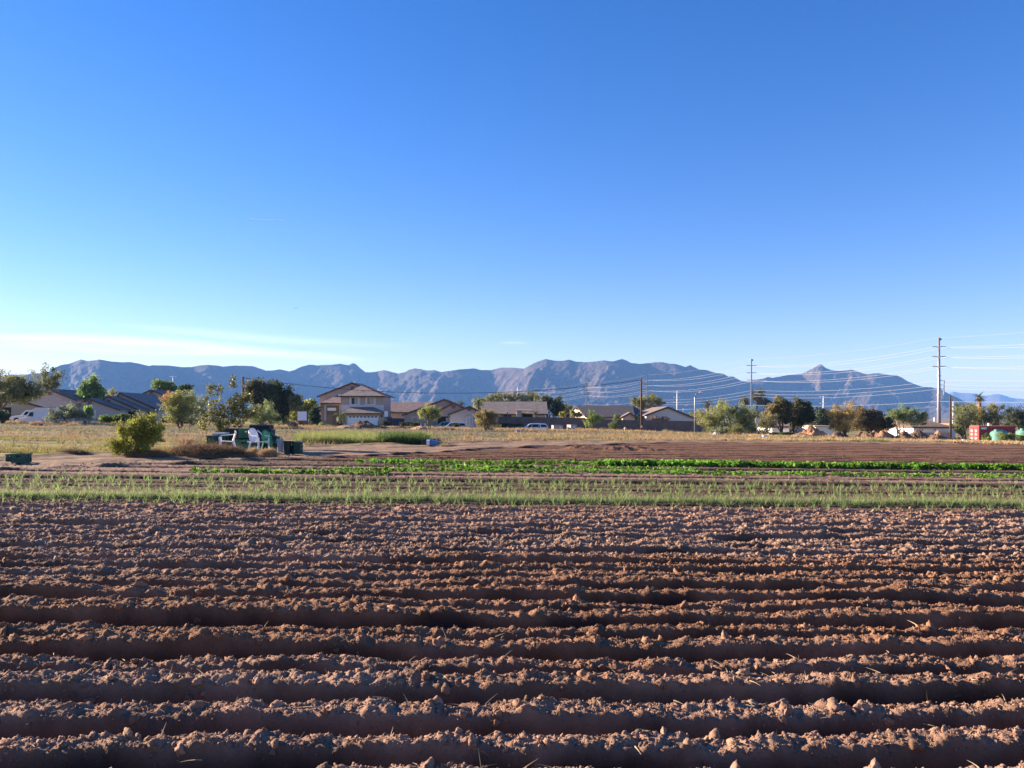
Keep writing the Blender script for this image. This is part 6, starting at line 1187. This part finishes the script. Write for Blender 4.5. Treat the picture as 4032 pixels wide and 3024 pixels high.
def bin_(label, a0, a1, b0, b1, d, m, cat='bin', name='plastic_bin'):
    x0, x1 = zX(a0, d), zX(a1, d); z1, z0 = zZ(b0, d), zZ(b1, d); cx = (x0 + x1) / 2; r = (x1 - x0) / 2; h = z1 - z0; n = 28; t = thing(name, label, cat, (cx, d, z0), 'round bins by the crates'); b = MB()
    prof = [(r * .72, 0), (r * .93, h * .9), (r * .95, h * .93), (r, h * .94), (r, h), (r * .9, h), (r * .7, .04)]
    def sq(a, th): c, s = math.cos(th), math.sin(th); p = 4; k = (abs(c) ** p + abs(s) ** p) ** (-1 / p); return (a * c * k, a * s * k * .9)
    b.add([(*sq(a, 6.2832 * (j + .5) / n), z) for a, z in prof for j in range(n)], [(i * n + j, i * n + (j + 1) % n, (i + 1) * n + (j + 1) % n, (i + 1) * n + j) for i in range(6) for j in range(n)] + [tuple(range(n))[::-1], tuple(6 * n + j for j in range(n))]); b.build('body', m, t, world=False)
    for c in (-1, 1): q = MB(); q.tube([(c * r * .98, -.07, h * .86), (c * (r + .035), -.06, h * .84), (c * (r + .035), .06, h * .84), (c * r * .98, .07, h * .86)], .012, 6); q.build('handle', m, t, world=False)
    return t
bin_('pale grey plastic bin right of the green chair', 1492, 1612, 615, 868, 31.3, M_GRB)
bin_('black-green plastic bin right of the pale grey bin', 1612, 1748, 655, 905, 31.1, M_CB)
x = zX(1762, 30.6); g = float(GG(x, 30.6)); simple('white_cup', 'small white cup on the ground before the dark crates', 'cup', [('cup', MB().tube([(x, 30.6, g), (x, 30.6, g + .07)], [.03, .038], 12), M_WHITE), ('rim', MB().tube([(x, 30.6, g + .07), (x, 30.6, g + .076)], .042, 12), M_WHITE)], (x, 30.6, g))
def chair(label, cx, d, z0, rot, m, tall=1.0, lean=0.0, roll=0.0):
    """one-piece plastic garden chair; faces local -Y"""
    t = thing('plastic_chair', label, 'chair', (cx, d, z0)); t.rotation_euler = (lean, roll, rot); W = .25; H = .88 * tall
    b = MB(); b.hexa([(-W, -.24, .40), (W, -.24, .40), (W * .85, .2, .37), (-W * .85, .2, .37), (-W, -.24, .425), (W, -.24, .425), (W * .85, .2, .395), (-W * .85, .2, .395)]); b.tube([(-W, -.24, .40), (W, -.24, .40)], .018, 8); b.build('seat', m, t, world=False)
    # curved backrest: frame arch plus slats
    k = MB(); arch = []
    for i in range(17):
        f = i / 16; a = math.pi * f; x = -math.cos(a) * .235; z = .42 + (H - .42) * min(1, (math.sin(a)) ** .55); y = .20 + .16 * (z - .4) / .48 - .05 * (1 - abs(x) / .235); arch.append((x, y, z))
    k.tube(arch, .02, 7)
    for i in range(7):
        x = -.17 + .34 * i / 6; zt = .42 + (H - .42) * (max(0, 1 - (x / .235) ** 2)) ** .28 - .03; zm = .44
        k.hexa([(x - .017, .185, zm - .05), (x + .017, .185, zm - .05), (x + .017, .2, zm - .05), (x - .017, .2, zm - .05), (x - .017, .20 + .16 * (zt - .4) / .48 - .03, zt), (x + .017, .20 + .16 * (zt - .4) / .48 - .03, zt), (x + .017, .215 + .16 * (zt - .4) / .48 - .03, zt), (x - .017, .215 + .16 * (zt - .4) / .48 - .03, zt)])
    k.hexa([(-.2, .235, .52), (.2, .235, .52), (.2, .25, .52), (-.2, .25, .52), (-.2, .25, .57), (.2, .25, .57), (.2, .265, .57), (-.2, .265, .57)])
    k.build('backrest', m, t, world=False)
    for s in (-1, 1):
        a = MB(); P = [(s * .225, .30, .80 * tall), (s * .27, .2, .72 * tall), (s * .29, .05, .655), (s * .29, -.12, .64), (s * .29, -.25, .625), (s * .285, -.30, .56)]
        for p, q in zip(P, P[1:]): a.hexa([(p[0] - .028, p[1], p[2] - .012), (p[0] + .028, p[1], p[2] - .012), (q[0] + .028, q[1], q[2] - .012), (q[0] - .028, q[1], q[2] - .012), (p[0] - .028, p[1], p[2] + .014), (p[0] + .028, p[1], p[2] + .014), (q[0] + .028, q[1], q[2] + .014), (q[0] - .028, q[1], q[2] + .014)])
        a.build('armrest', m, t, world=False)
        for (P, nm) in (([(s * .285, -.29, .57), (s * .265, -.27, .40), (s * .29, -.31, 0)], 'leg'), ([(s * .22, .2, .42), (s * .235, .27, .2), (s * .26, .34, 0)], 'leg')):
            l = MB()
            for p, q in zip(P, P[1:]): l.hexa([(q[0] - .02, q[1] - .028, q[2]), (q[0] + .02, q[1] - .028, q[2]), (q[0] + .02, q[1] + .028, q[2]), (q[0] - .02, q[1] + .028, q[2]), (p[0] - .024, p[1] - .036, p[2]), (p[0] + .024, p[1] - .036, p[2]), (p[0] + .024, p[1] + .036, p[2]), (p[0] - .024, p[1] + .036, p[2])])
            l.build(nm, m, t, world=False)
    return t
M_WP = mat('white_garden_plastic', (.72, .74, .80), .4, .04, 4); M_GP = mat('green_garden_plastic', (.015, .20, .10), .4, .08, 4)
d = 30.9; chair('white plastic garden chair with a tall rounded back, facing right', zX(1145, d), d, zZ(860, d), R(62), M_WP, 1.06)
d = 31.3; chair('green plastic garden chair beside the tall-backed white chair', zX(1385, d), d, zZ(875, d), R(58), M_GP, 1.02)
d = 31.0; chair('white plastic garden chair turned left at the left of the pile', zX(560, d), d, zZ(850, d), R(-75), M_WP, .92)
# crates at the left edge
d = 24.0
crate('front green folding crate standing on the grass at the far left', X(55, d), X(112, d), Z(1822, d), Z(1786, d), d, .32, mat('bottle_green_plastic', (.02, .085, .07), .5, .12, 3), group='crates at the left edge')
crate('rear darker green crate partly behind the front one at the far left', X(31, d + .5), X(66, d + .5), Z(1819, d + .5), Z(1788, d + .5), d + .55, .3, mat('bottle_green_plastic', (.02, .085, .07)), group='crates at the left edge')
# contrail and birds
def contrail():
    y = 20000; b = MB(); us = [985, 1020, 1060, 1100, 1122]; vs = [862, 862.8, 863.6, 864.5, 865]; w = [4, 12, 18, 22, 16]; P = [Vector((X(u, y), y, Z(v, y))) for u, v in zip(us, vs)]
    for i in range(4):
        p, q, a, c = P[i], P[i + 1], w[i], w[i + 1]
        b.hexa([p + Vector((0, -a, 0)), q + Vector((0, -c, 0)), q + Vector((0, c, 0)), p + Vector((0, a, 0)), p + Vector((0, -a * .6, 8)), q + Vector((0, -c * .6, 8)), q + Vector((0, c * .6, 8)), p + Vector((0, a * .6, 8))])
    m = bpy.data.materials.new('ice_trail'); m.use_nodes = True; t = m.node_tree; t.nodes.clear(); tr = t.nodes.new('ShaderNodeBsdfTranslucent'); tr.inputs[0].default_value = (.6, .62, .65, 1); o = t.nodes.new('ShaderNodeOutputMaterial'); t.links.new(tr.outputs[0], o.inputs[0])
    tag(b.build('contrail', m, loc=tuple(P[0])), 'short thin white contrail high in the blue sky', 'contrail')
contrail()
for u, v in ((1161, 1214), (1169, 1211)):
    d = 160; x, z = X(u, d), Z(v, d); b = MB(); b.tube([(x - .14, d, z), (x, d, z + .02), (x + .16, d, z)], [.02, .05, .01], 6)
    w = MB(); w.add([(x - .02, d, z), (x + .06, d, z), (x + .05, d - .34, z + .14), (x - .02, d, z + .01), (x + .05, d + .34, z + .14)], [(0, 1, 2), (3, 4, 1)])
    t = thing('bird', 'tiny dark bird high in the sky, the %s of two' % ('left' if u < 1165 else 'right'), 'bird', (x, d, z)); b.build('body', M_BLACKP, t); w.build('wings', M_BLACKP, t)
# leave no reference to helper geometry
for o in list(bpy.data.objects):
    if o.type == 'EMPTY' and not o.children: bpy.data.objects.remove(o)
print('objects', len(bpy.data.objects), 'time', time.process_time())
